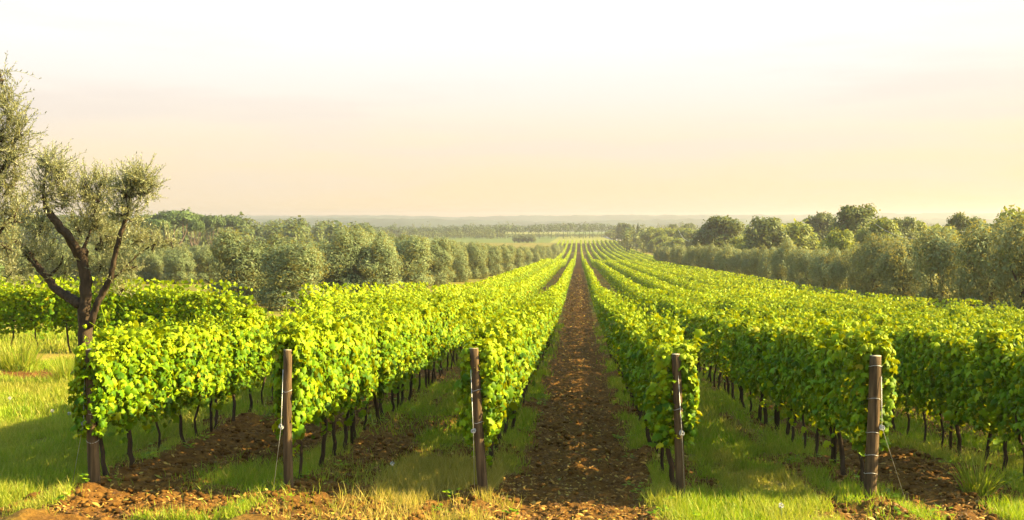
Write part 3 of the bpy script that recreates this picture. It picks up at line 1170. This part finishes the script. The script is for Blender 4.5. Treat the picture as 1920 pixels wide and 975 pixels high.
def spray_template(seed, k=22, ln=.42):
    rg_ = np.random.default_rng(seed)
    s = np.linspace(.05, 1, k)
    bend = rg_.normal(size=2) * .10
    base = np.stack([bend[0] * s ** 2, ln * s, bend[1] * s ** 2], 1)
    a = np.arange(k) * 1.9 + rg_.uniform(0, 6)
    tip = np.stack([np.cos(a) * .8, np.full(k, .75), np.sin(a) * .8], 1) + rg_.normal(size=(k, 3)) * .15
    nr = np.stack([-np.cos(a), np.full(k, .8), -np.sin(a)], 1) + rg_.normal(size=(k, 3)) * .3
    sz_ = rg_.uniform(.055, .085, k) * (1.1 - .35 * s)
    V, P = scatter(OL, [np.array([(0, 1, 2, 3, 4)])], base, nr, tip, sz_, sz_ * .24)
    g_ = Geo()
    g_.add(V, *P)
    tube(g_, np.stack([bend[0] * np.linspace(0, 1, 4) ** 2, ln * np.linspace(0, 1, 4), bend[1] * np.linspace(0, 1, 4) ** 2], 1), [.004, .0035, .003, .001], 3, cap=False)
    return np.concatenate(g_.v), [np.concatenate(q) for q in g_.p.values()]


SPR = [spray_template(i) for i in range(7)]


def near_olive(label, limbs, clusters, D0, name='olive_tree', upb=.9, dens=1.75):
    """limbs: lists of (u, v, depth offset, radius px); clusters: (u, v, ru, rv, depth offset, count)"""
    b = limbs[0][0]
    p0 = px3(b[0], b[1], D0 + b[2])
    p0[2] = zf(p0[0], p0[1])
    e = tag(empty(name, p0), label, 'olive tree')
    g_ = Geo()
    k = D0 / FPX
    for i, L in enumerate(limbs):
        q = smooth_path([np.concatenate([px3(u, v, D0 + dd) - p0, [r * k * .76]]) for u, v, dd, r in L], 5)
        if i == 0:
            q[0, 2] = -.2
        nz = np.random.default_rng(i + 70).normal(size=(len(q), 3)) * q[:, 3:4] * .16
        tube(g_, q[:, :3] + nz, q[:, 3], 12 if i < 4 else 6, .14, i + 30)
    rg_ = np.random.default_rng(len(clusters))
    tw = Geo()
    gl = Geo()
    ends = []
    for u, v, ru, rv, dd, n_ in clusters:
        n_ = int(n_ * dens)
        cpt = px3(u, v, D0 + dd) - p0
        d = rand_unit(rg_, n_) * (rg_.uniform(0, 1, (n_, 1)) ** .45) * 1.12
        pos = cpt + np.stack([d[:, 0] * ru * k, d[:, 1] * ru * k * .9, d[:, 2] * rv * k], 1)
        up_ = d * .7 + np.array([0, 0, upb]) + rg_.normal(size=(n_, 3)) * .35
        pos = pos - unit(up_) * .2
        nr_ = rg_.normal(size=(n_, 3))
        for j, (T, Pp) in enumerate(SPR):
            s_ = slice(j, None, len(SPR))
            if len(pos[s_]) == 0:
                continue
            sc_ = rg_.uniform(.75, 1.25, len(pos[s_]))
            V_, P_ = scatter(T, Pp, pos[s_], nr_[s_], up_[s_], sc_)
            gl.add(V_, *P_)
        for j in range(0, n_, 5):                    # twigs carrying the sprays
            mid = (cpt + pos[j]) / 2 + rg_.normal(size=3) * .06 - np.array([0, 0, .08])
            tube(g_, [cpt - np.array([0, 0, .5 * rv * k]), mid, pos[j]], [.014, .009, .004], 4, cap=False)
    g_.build('trunk', M_OTRUNK, e, True)
    gl.build('crown', M_OLIVE, e)
    return e


D1 = 23.0
near_olive('old gnarled olive tree with dark forked trunk behind the left row end', [
    [(160, 790, 0, 24), (158, 700, 0, 19), (156, 640, 0, 17), (156, 585, 0, 16), (160, 535, 0, 15), (156, 490, 0, 14), (150, 470, .1, 14)],
    [(152, 485, 0, 13), (135, 455, -.2, 11), (112, 425, -.3, 10), (96, 402, -.3, 9), (88, 388, -.3, 7), (84, 350, -.3, 3), (92, 300, -.3, 1.5)],
    [(152, 572, 0, 12), (128, 558, .2, 12), (104, 543, .4, 11), (88, 520, .5, 10), (70, 500, .6, 9), (55, 480, .7, 7), (36, 456, .8, 6), (22, 448, .8, 3)],
    [(166, 610, -.1, 9), (177, 580, -.2, 8), (190, 550, -.2, 8), (206, 520, -.3, 7), (214, 485, -.3, 6.5), (226, 440, -.4, 6), (238, 405, -.4, 5), (248, 360, -.4, 2.5), (258, 320, -.4, 1.2)],
    [(150, 478, 0, 7), (158, 462, .2, 5), (170, 430, .3, 3), (182, 380, .4, 1.5)],
    [(206, 525, -.3, 3.5), (228, 508, -.2, 2.5), (258, 478, 0, 2), (290, 458, .1, 1.5), (322, 452, .2, .8)],
    [(88, 520, .5, 4), (110, 500, .3, 3), (118, 478, .1, 1.5)],
    [(60, 480, .7, 8), (52, 474, .7, 10), (46, 466, .7, 7)],
    [(182, 470, .3, 8), (187, 462, .3, 9), (190, 455, .3, 4), (186, 430, .4, 2)],
], [
    (92, 300, 22, 30, -.3, 34), (110, 318, 26, 34, -.3, 40), (85, 352, 24, 30, -.3, 40), (122, 360, 28, 32, -.2, 44), (160, 350, 24, 30, .3, 34), (185, 360, 30, 38, .4, 56),
    (198, 335, 14, 20, .4, 14), (262, 330, 32, 24, -.4, 54), (240, 352, 32, 34, -.4, 56), (275, 348, 22, 26, -.4, 34), (235, 390, 36, 26, -.4, 50), (180, 410, 36, 30, .4, 52),
    (205, 440, 34, 26, .3, 40), (150, 420, 26, 28, .2, 30), (70, 420, 34, 30, .2, 38), (60, 460, 34, 24, .7, 30), (40, 500, 34, 22, .8, 26), (190, 490, 34, 20, .2, 24), (95, 470, 26, 24, .3, 22), (120, 500, 30, 20, .3, 18),
    (255, 440, 24, 24, -.2, 24), (245, 490, 30, 26, 0, 26), (290, 452, 24, 14, .1, 14), (320, 446, 16, 10, .2, 8), (230, 530, 22, 24, 0, 16), (40, 390, 36, 34, .3, 34), (190, 528, 16, 18, .2, 10)],
    D1)
near_olive('tall upright olive tree cut by the left edge of the photo', [
    [(-95, 830, 0, 22), (-92, 700, 0, 18), (-88, 560, 0, 15), (-70, 420, 0, 11), (-40, 300, 0, 6), (-5, 190, 0, 3), (8, 130, 0, 1)],
    [(-88, 560, 0, 11), (-120, 440, .3, 8), (-140, 320, .4, 5), (-150, 230, .4, 2)],
    [(-70, 430, 0, 8), (-20, 360, -.2, 5), (20, 290, -.3, 2.5), (40, 230, -.3, 1)],
    [(-85, 540, 0, 8), (-30, 480, -.1, 5), (10, 420, -.2, 3), (35, 390, -.2, 1.5)],
], [(10, 138, 14, 24, 0, 20), (14, 175, 24, 26, 0, 36), (-12, 190, 28, 34, 0, 44), (28, 205, 26, 26, -.2, 38), (40, 240, 22, 24, -.3, 34), (5, 245, 40, 36, -.2, 76), (-40, 260, 44, 44, 0, 80),
    (25, 285, 36, 32, -.3, 66), (-15, 310, 50, 40, -.1, 90), (20, 335, 34, 32, -.2, 58), (-60, 340, 50, 50, .1, 80), (-10, 380, 46, 36, -.2, 70), (28, 400, 28, 30, -.2, 36), (-30, 430, 50, 34, 0, 54),
    (10, 450, 36, 30, -.1, 36), (-20, 490, 40, 30, 0, 36), (20, 500, 24, 22, 0, 16), (-120, 300, 60, 90, .4, 120), (-130, 420, 60, 60, .3, 70), (-70, 200, 40, 50, .2, 60)],
    19.5, dens=.95)


# ------------------------------------------------------------------ trees further off: shared crowns, each tree a thing
def lobes_crown(seed, lobes, n, size, aspect, mat, name='crown', upb=.35, hollow=.55, wob=.25):
    """lobes: (x, y, z, rx, ry, rz); leaf clumps fill each lobe's outer shell unevenly"""
    rg_ = np.random.default_rng(seed)
    lob = np.array(lobes, float)
    wts = (lob[:, 3] * lob[:, 4] + lob[:, 4] * lob[:, 5]) ** 1.0
    cnt = np.maximum(20, (wts / wts.sum() * n).astype(int))
    P_, N_, T_ = [], [], []
    for (x, yv, z, rx, ry, rz), c in zip(lob, cnt):
        d = rand_unit(rg_, c)
        rr = hollow + (1 - hollow) * rg_.uniform(0, 1, c) ** .7
        w = 1 + wob * (fbm(d[:, 0] * 2.5 + seed + x, d[:, 2] * 2.5 + d[:, 1] * 2 + z, 91, 3) - .5) * 2
        rr = rr * w
        gap = fbm(d[:, 0] * 3.2 + x * 3 + seed, d[:, 2] * 3.2 + d[:, 1] * 2.3, 97, 2)
        kk = rg_.uniform(0, 1, c) < sstep(.25, .5, gap) * .8 + .2
        d, rr = d[kk], rr[kk]
        P_.append(np.array([x, yv, z]) + d * np.array([rx, ry, rz]) * rr[:, None])
        N_.append(d + np.array([0, 0, .25]) + rg_.normal(size=d.shape) * .38)
        T_.append(d * .6 + np.array([0, 0, upb]) + rg_.normal(size=d.shape) * .5)
    P_, N_, T_ = np.concatenate(P_), np.concatenate(N_), np.concatenate(T_)
    s = size * rg_.uniform(.6, 1.35, len(P_))
    V_, F_ = scatter(KITE, KITE_P, P_, N_, T_, s, s * aspect)
    o = mesh_np(name, V_, F_, mat, link=False)
    return o


def forked_trunk(seed, h, r, spread, mat, n=4, name='trunk', nn=7):
    rg_ = np.random.default_rng(seed)
    g_ = Geo()
    f = h * rg_.uniform(.25, .4)
    base = np.array([(0, 0, -.3), (rg_.normal() * .06 * h * .3, 0, f * .5), (rg_.normal() * .04 * h, rg_.normal() * .04 * h, f)])
    tube(g_, smooth_path(base, 3), np.linspace(r * 1.25, r * .9, 7), nn, .15, seed)
    for i in range(n):
        a = i * 6.28 / n + rg_.uniform(0, 1.2)
        e_ = np.array([math.cos(a) * spread, math.sin(a) * spread, h * rg_.uniform(.8, 1.0)])
        tube(g_, smooth_path([base[-1], base[-1] * .5 + e_ * .5 + rg_.normal(size=3) * .06 * h - np.array([0, 0, .05 * h]), e_], 3), np.linspace(r * .6, r * .15, 7), 5, .12, seed + i)
    return g_.build(name, mat, None, True, link=False)


def olive_crown(seed):
    rg_ = np.random.default_rng(seed)
    L = [(0, 0, 2.8, 1.75, 1.7, 2.0)]
    for i in range(6):
        a = i * 1.05 + rg_.uniform(0, .6)
        L.append((math.cos(a) * rg_.uniform(.6, 1.1), math.sin(a) * rg_.uniform(.6, 1.1), rg_.uniform(1.9, 4.0), rg_.uniform(.6, 1.15), rg_.uniform(.6, 1.15), rg_.uniform(.8, 1.35)))
    for i in range(2):
        L.append((rg_.normal() * .8, rg_.normal() * .8, rg_.uniform(3.8, 4.5), .55, .55, .9))
    for i in range(6):
        a = i * 1.05 + rg_.uniform(0, .7)
        L.append((math.cos(a) * 1.1, math.sin(a) * 1.1, rg_.uniform(.7, 1.1), .85, .85, 1.0))
    return lobes_crown(seed, L, 24000, .185, .36, M_OLIVE_FAR, upb=.55, wob=.27, hollow=.70)


OCROWN = [olive_crown(500 + i) for i in range(6)]
OTRK = [forked_trunk(520 + i, 3.4, .17, .9, M_OTRUNK) for i in range(4)]
for o in OCROWN:
    o.data.name = 'olive_crown'


def plant(name, pos, crown, trunk, sxy, sz_, label, cat, grp=None):
    e = tag(empty(name, pos, random.uniform(0, 6.28), (sxy, sxy, sz_)), label, cat, grp)
    part(crown, e, 'crown')
    if trunk is not None:
        part(trunk, e, 'trunk')
    return e


def gpos(x, yv):
    return (x, yv, float(zbase(x, yv)))


# olive line on the left edge of the vineyard: (u, v of top, width px, depth)
OL_LEFT = [(455, 424, 105, 74), (548, 436, 110, 70), (640, 428, 95, 92), (705, 440, 84, 92), (765, 436, 78, 108), (815, 448, 62, 118), (852, 456, 52, 132), (888, 458, 48, 146), (918, 459, 42, 162), (944, 461, 38, 180),
           (965, 462, 34, 198), (982, 462, 30, 218), (997, 463, 28, 240), (1010, 462, 26, 262), (1022, 461, 24, 290), (1032, 460, 21, 318), (1041, 459, 18, 350), (1048, 459, 15, 385), (600, 440, 70, 100), (672, 424, 70, 120)]
for i, (u, vt, w, D) in enumerate(sorted(OL_LEFT, key=lambda a: a[3])):
    x, yv = at(u, D)
    z = float(zbase(x, yv))
    h = zat(vt, D) - z
    lab = f'{ORD[i]} olive tree from the near end of the line left of the vineyard' if i < 11 else 'small olive tree past the eleventh in the receding line left of the vineyard'
    h *= 1.0 + .10 * float(sstep(85, 110, D))
    h *= random.uniform(.95, 1.06)
    plant('olive_tree', (x, yv, z), OCROWN[i % 6], OTRK[i % 4], 1.25 * w / FPX * D / 3.7, h / 5.45, lab, 'olive tree', 'olive trees in the line left of the vineyard')

# a second, further rank beyond the left line
for i, (u, vt, w, D) in enumerate([(862, 450, 40, 190), (835, 447, 44, 176), (806, 444, 48, 164), (776, 442, 52, 154), (744, 438, 54, 146), (706, 434, 58, 140)]):
    x, yv = at(u, D)
    z = float(zbase(x, yv))
    plant('olive_tree', (x, yv, z), OCROWN[(i + 4) % 6], OTRK[i % 4], 1.3 * w / FPX * D / 3.7, (zat(vt, D) - z) / 5.2,
          f'{ORD[i]} olive tree from the right in the rank half hidden behind the left line', 'olive tree', 'second rank behind the left olive line')

# olive line on the right
i = 0
D = 47.0
OLR = []
while D < 240:
    x = 21.8 + random.uniform(-.5, .5) - 3.2 * float(sstep(110, 235, D))
    OLR.append((x, D))
    D += random.uniform(5.5, 6.6) if D < 120 else random.uniform(5.4, 7.0)
for i, (x, yv) in enumerate(OLR):
    lab = (f'{ORD[i]} grey-green olive tree from the right edge in the line along the vineyard' if i < 11 else 'grey-green olive tree past the eleventh in the receding right-hand line')
    h = random.uniform(5.9, 6.7) if yv < 78 else random.uniform(4.9, 6.2) if yv < 110 else random.uniform(5.0, 5.8)
    plant('olive_tree', gpos(x, yv), OCROWN[(i * 5 + 2) % 6], OTRK[i % 4], random.uniform(.84, 1.06) * (1.1 if yv < 78 else 1), h / 5.2, lab, 'olive tree', 'olive trees in the line right of the vineyard')

# small grove far left, behind the side-on vineyard: two ranks of clipped olives
GR = [(225, 470, 62, 112), (283, 468, 52, 116), (335, 468, 62, 114), (392, 468, 62, 116), (160, 472, 60, 112), (100, 470, 60, 114), (40, 468, 60, 113)]
for i, (u, vt, w, D) in enumerate(sorted(GR, key=lambda a: -a[0])):
    x, yv = at(u, D)
    z = float(zbase(x, yv))
    plant('olive_tree', (x, yv, z), OCROWN[(i * 2 + 1) % 6], OTRK[i % 4], w / FPX * D / 3.7, (zat(vt, D) - z) / 4.95,
          f'{ORD[i]} rounded olive from the right in the grove rank behind the vine wall', 'olive tree', 'front rank of the left olive grove')
for i in range(13):
    u = 415 - i * 27
    D = 150 + (i % 3) * 9
    x, yv = at(u, D)
    z = float(zbase(x, yv))
    lab = f'{ORD[i]} small olive from the right in the grove rank below the pines' if i < 5 else 'small olive in the back grove rank behind the old forked olive'
    plant('olive_tree', (x, yv, z), OCROWN[(i + 3) % 6], OTRK[i % 4], 40 / FPX * D / 3.7, (zat(455 + (i % 4) * 2, D) - z) / 4.95, lab, 'olive tree', 'back rank of the left olive grove')


def broad_crown(seed, mat, feather=False):
    rg_ = np.random.default_rng(seed)
    L = [(0, 0, 5.4, 3.3, 3.3, 3.2)]
    for i in range(11):
        a = rg_.uniform(0, 6.28)
        q = rg_.uniform(1.0, 2.9)
        L.append((math.cos(a) * q, math.sin(a) * q, rg_.uniform(3.0, 8.2) - q * .3, rg_.uniform(1.0, 1.9), rg_.uniform(1.0, 1.9), rg_.uniform(.9, 1.6)))
    for i in range(4):
        a = rg_.uniform(0, 6.28)
        L.append((math.cos(a) * 1.2, math.sin(a) * 1.2, rg_.uniform(7.4, 8.0), 1.3, 1.3, 1.0))
    return lobes_crown(seed, L, 13000, .38, .7, mat, upb=.2, wob=.4, hollow=.5)


BC = [broad_crown(600 + i, M_BROAD) for i in range(3)]
LC = [broad_crown(620 + i, M_LIGHT) for i in range(3)]
BT = [forked_trunk(640 + i, 7, .28, 1.8, M_TRUNK, 5) for i in range(2)]


def px_tree(u, vt, w, D, kind, label, grp=None, i=0, name='leafy_tree', cat='tree'):
    x, yv = at(u, D)
    z = float(zbase(x, yv))
    h = zat(vt, D) - z
    plant(name, (x, yv, z), (BC if kind == 'd' else LC)[i % 3], BT[i % 2], 1.3 * w / FPX * D / 8.0, h / 9.1, label, cat, grp)


for i, (u, vt, w, D, kd, lab) in enumerate([
    (1348, 403, 84, 225, 'd', 'round dark tree standing alone above the olive line near the pole'),
    (1436, 402, 76, 190, 'd', 'rounded dark tree between the lone round tree and the tallest crown'),
    (1493, 412, 84, 200, 'l', 'low yellow-green tree between two dark rounded crowns'),
    (1546, 396, 64, 235, 'd', 'dark domed tree just left of the tallest crown'),
    (1606, 378, 92, 165, 'd', 'tallest dark tree above the right-hand olive line'),
    (1655, 402, 76, 150, 'l', 'sunlit yellow-green tree leaning on the tallest dark tree'),
    (1692, 405, 64, 175, 'd', 'dark tree right of the sunlit yellow-green one'),
    (1722, 408, 52, 190, 'l', 'small pale tree at the right of the dark clump behind the cable'),
    (1765, 418, 80, 140, 'l', 'low bushy pale tree left of the feathery topped pair'),
    (1794, 396, 46, 150, 'd', 'feathery topped narrow tree above the right-hand olives'),
    (1832, 402, 56, 145, 'd', 'open crowned tree right of the feathery narrow one'),
    (1868, 420, 70, 170, 'l', 'greyish low tree before the yellow-green edge tree'),
    (1912, 385, 110, 92, 'l', 'tall yellow-green tree cut by the right edge of the photo'),
    (1575, 425, 60, 140, 'l', 'low light green bush tree below the tallest dark tree'),
    (1392, 440, 60, 205, 'l', 'low pale bush between the lone round tree and its neighbour'),
]):
    px_tree(u, vt, w, D, kd, lab, i=i)

for i, (u, vt, w, D, kd, lab) in enumerate([
    (1152, 430, 34, 700, 'l', 'pale tree beside the far bend of the road'),
    (1166, 416, 22, 620, 'd', 'dark tree top above the bend of the road left of the cypresses'),
    (1176, 418, 20, 600, 'd', 'dark tree directly left of the cypress clump'),
    (1228, 424, 44, 430, 'l', 'yellow-green tree between the lone cypress and the wood'),
    (1256, 426, 44, 410, 'l', 'second yellow-green tree right of the lone cypress'),
    (1284, 424, 44, 400, 'l', 'yellow-green tree left of the utility pole'),
    (1316, 427, 46, 380, 'l', 'yellow-green tree behind the utility pole'),
    (1240, 440, 44, 390, 'l', 'low pale tree behind the far end of the olive line'),
    (1272, 444, 48, 360, 'l', 'low pale tree midway between lone cypress and utility pole'),
    (1300, 446, 40, 340, 'd', 'low dark tree just behind the utility pole'),
    (1262, 418, 22, 560, 'd', 'small dark crown peeping over the middle of the far wood'),
    (1292, 417, 24, 560, 'd', 'dark crown peeping over the wood left of the pole'),
]):
    px_tree(u, vt, w, D, kd, lab, i=i)

# cypresses
cy_l = [(0, 0, 1 + j * .9, .62 * math.sin(min(1, (9.6 - j) / 7) * 1.5), .62 * math.sin(min(1, (9.6 - j) / 7) * 1.5), .95) for j in range(10)]
CYP = lobes_crown(700, cy_l, 5200, .30, .45, M_PINE, upb=1.2, wob=.15)
g = Geo()
tube(g, [(0, 0, -.3), (0, 0, 1), (0, 0, 6)], [.16, .13, .05], 6)
CYT = g.build('trunk', M_TRUNK, None, True, link=False)
for u, vt, vb, w, D, lab in [(1180, 424, 461, 11, 560, 'leftmost dark cypress of the dense clump by the road'), (1187, 420, 463, 11, 550, 'middle dark cypress of the clump by the road'),
                             (1196, 418, 464, 12, 540, 'rightmost and tallest cypress of the clump by the road'), (1212, 431, 467, 8, 480, 'single slender cypress standing right of the clump')]:
    x, yv = at(u, D)
    z = float(zbase(x, yv))
    plant('cypress_tree', (x, yv, z), CYP, CYT, w / FPX * D / 1.35, (zat(vt, D) - z) / 9.9, lab, 'cypress', 'cypresses beside the farm road')


# umbrella pines on the left hillside
def pine_crown(seed):
    rg_ = np.random.default_rng(seed)
    L = [(0, 0, 8.3, 3.4, 3.4, 1.1)]
    for i in range(9):
        a = i * .7 + rg_.uniform(0, .4)
        q = rg_.uniform(1.2, 3.2)
        L.append((math.cos(a) * q, math.sin(a) * q, 8.5 - q * .28 + rg_.uniform(-.2, .3), 1.4, 1.4, .75))
    return lobes_crown(seed, L, 6500, .45, .6, M_PINE, upb=.6, wob=.2, hollow=.4)


PC = [pine_crown(720 + i) for i in range(3)]
PT = [forked_trunk(740 + i, 8.2, .26, 2.0, M_TRUNK, 6) for i in range(2)]
for i, (u, vt, w, D, lab) in enumerate([
    (296, 409, 62, 250, 'flat topped umbrella pine with bright rim at the left of the hill'),
    (330, 392, 96, 300, 'broadest umbrella pine with a high dome above the grove'),
    (368, 409, 34, 270, 'small umbrella pine right of the broad dome with bare trunks'),
    (362, 398, 60, 330, 'umbrella pine overlapping the broad dome on its right'),
    (398, 402, 60, 310, 'umbrella pine left of the big near olive crown'),
    (274, 400, 60, 320, 'umbrella pine just right of the old forked olive'),
    (432, 402, 58, 350, 'umbrella pine peeping over the big near olive crown')]):
    x, yv = at(u, D)
    z = float(zbase(x, yv))
    plant('umbrella_pine', (x, yv, z), PC[i % 3], PT[i % 2], w / FPX * D / 8.2, (zat(vt, D) - z) / 9.6, lab, 'pine tree', 'umbrella pines on the left slope')


# ------------------------------------------------------------------ far woods: masses
def crown_cloud(rg_, x, yv, z, w, h, n, size, flat=False, trunk=True):
    d = rand_unit(rg_, n)
    rr = .6 + .4 * rg_.uniform(0, 1, n)
    rr *= 1 + .3 * (fbm(d[:, 0] * 2 + x, d[:, 2] * 2 + yv, 4, 2) - .5) * 2
    if flat:
        p = np.array([x, yv, z + h * .72]) + d * np.array([w / 2, w / 2, h * .30]) * rr[:, None]
    else:
        p = np.array([x, yv, z + h * .55]) + d * np.array([w / 2, w / 2, h * .46]) * rr[:, None]
    nr_ = d + np.array([0, 0, .3]) + rg_.normal(size=(n, 3)) * .4
    return p, nr_, d + rg_.normal(size=(n, 3)) * .5, size * rg_.uniform(.6, 1.4, n)


def wood(name, specs, mat, label, seed, clumps=260, flat=False, gapw=None):
    """specs: (u, v top, width px, depth)"""
    rg_ = np.random.default_rng(seed)
    A = [[], [], [], []]
    g_ = Geo()
    for u, vt, w, D in specs:
        x, yv = at(u, D)
        z = float(zbase(x, yv))
        h = max(3, zat(vt, D) - z)
        W = w / FPX * D
        s = .16 * math.sqrt(W * h) * (1 if not flat else .8) + .35
        q = crown_cloud(rg_, x, yv, z, W, h, clumps, s * .62, flat)
        for a, b in zip(A, q):
            a.append(b)
        hh = h * (.62 if flat else .45)
        tube(g_, [(x, yv, z - .3), (x + rg_.normal() * .2, yv, z + hh * .5), (x, yv, z + hh)], [.02 * h + .1, .017 * h + .08, .012 * h], 5, cap=False)
    P_, N_, T_, S_ = [np.concatenate(a) for a in A]
    V_, F_ = scatter(KITE, KITE_P, P_, N_, T_, S_, S_ * .8)
    g_.add(V_, *F_)
    o = g_.build(name, mat)
    return tag(o, label, 'wood', kind='stuff')


rgw = np.random.default_rng(77)
sp_ = []
for i in range(150):                                  # left hill wood
    u = rgw.uniform(-60, 700)
    D = rgw.uniform(330, 640)
    sky_v = np.interp(u, [-60, 270, 330, 420, 480, 560, 640, 690, 740], [398, 399, 397, 399, 404, 407, 409, 414, 424])
    vt = sky_v + rgw.uniform(0, 1) ** 1.5 * 16 + (2 if rgw.random() < .8 else -2)
    sp_.append((u, vt, rgw.uniform(26, 44) * 420 / D, D))
wood('hill_woods', sp_, M_BROAD, 'dense dark wood climbing the low hill at the left', 78, 300)
sp_ = []
for i in range(66):                                   # pine belt across the plain
    u = 690 + i * 7.3 + rgw.uniform(-2, 2)
    sp_.append((u, np.interp(u, [690, 780, 900, 990, 1000, 1120, 1160], [423, 425, 422, 421, 419, 418, 422]) + rgw.uniform(-1.5, 2), rgw.uniform(17, 25), rgw.uniform(820, 900)))
wood('pine_belt', sp_, M_PINE, 'long belt of umbrella pines with bare trunks across the plain', 79, 170, True)
sp_ = []
for i in range(40):
    u = 690 + i * 6.5 + rgw.uniform(-3, 3)
    sp_.append((u, 428 + rgw.uniform(-2, 5), 20, rgw.uniform(800, 950)))
for i in range(75):
    sp_.append((690 + i * 6.2 + rgw.uniform(-2, 2), 439 + rgw.uniform(-1, 2), 13, rgw.uniform(900, 930)))
for i in range(9):
    sp_.append((965 + i * 4.5, 440 + rgw.uniform(-1, 2), 9, 640))
for i in range(70):                                   # woods right of the road
    u = rgw.uniform(1150, 1480)
    D = rgw.uniform(420, 800)
    sp_.append((u, 424 + rgw.uniform(-3, 10), rgw.uniform(14, 26), D))
wood('far_woods', sp_, M_BROAD, 'hazy mixed wood beyond the olive lines on the plain', 80, 190)
sp_ = []
for i in range(70):
    u = rgw.uniform(1400, 1960)
    D = rgw.uniform(230, 420)
    sp_.append((u, 420 + rgw.uniform(-6, 12), rgw.uniform(40, 70), D))
wood('woodland', sp_, M_LIGHT, 'pale green wood behind the right-hand olive line', 81, 260)
sp_ = []
for i in range(90):
    u = rgw.uniform(250, 1950)
    D = rgw.uniform(1000, 1350)
    sp_.append((u, 419 + rgw.uniform(-5, 3), rgw.uniform(7, 16), D))
wood('distant_woods', sp_, M_BROAD, 'scattered pale trees dissolving in haze on the plain', 82, 120)

# ------------------------------------------------------------------ utility pole and cables
x, yv = at(1309, 300)
z = float(zbase(x, yv))
h = zat(436, 300) - z
e = tag(empty('utility_pole', (x, yv, z)), 'thin pale utility pole rising behind the olive line', 'utility pole')
g = Geo()
tube(g, [(0, 0, -.3), (0, 0, h * .5), (0, 0, h)], [.17, .14, .10], 8)
g.build('shaft', M_CONC, e, True)
g = Geo()
tube(g, [(-.7, 0, h - .5), (0, 0, h - .48), (.7, 0, h - .5)], .07, 6)
g.build('crossarm', M_CONC, e)
top = np.array([x, yv, z + h - .4])


def cable(a, b, sag, label, r=.035):
    s = np.linspace(0, 1, 24)
    q = a + np.outer(s, b - a)
    q[:, 2] -= sag * 4 * s * (1 - s)
    g_ = Geo()
    tube(g_, q, r, 5)
    tag(g_.build('overhead_cable', M_CABLE), label, 'cable', 'pale cables on the utility line')


cable(top, px3(1480, 424, 215), 3.2, 'pale cable hanging right of the thin utility pole', .05)
cable(top, px3(1272, 432, 330), 2.6, 'short pale cable looping left of the thin utility pole', .05)
cable(px3(1638, 417, 150), px3(1735, 447, 108), .7, 'pale cable slanting before the tallest dark tree', .016)
cable(px3(1800, 434, 112), px3(1890, 410, 120), .5, 'faint cable rising towards the tree at the right edge', .012)
print('objects', len(bpy.data.objects))
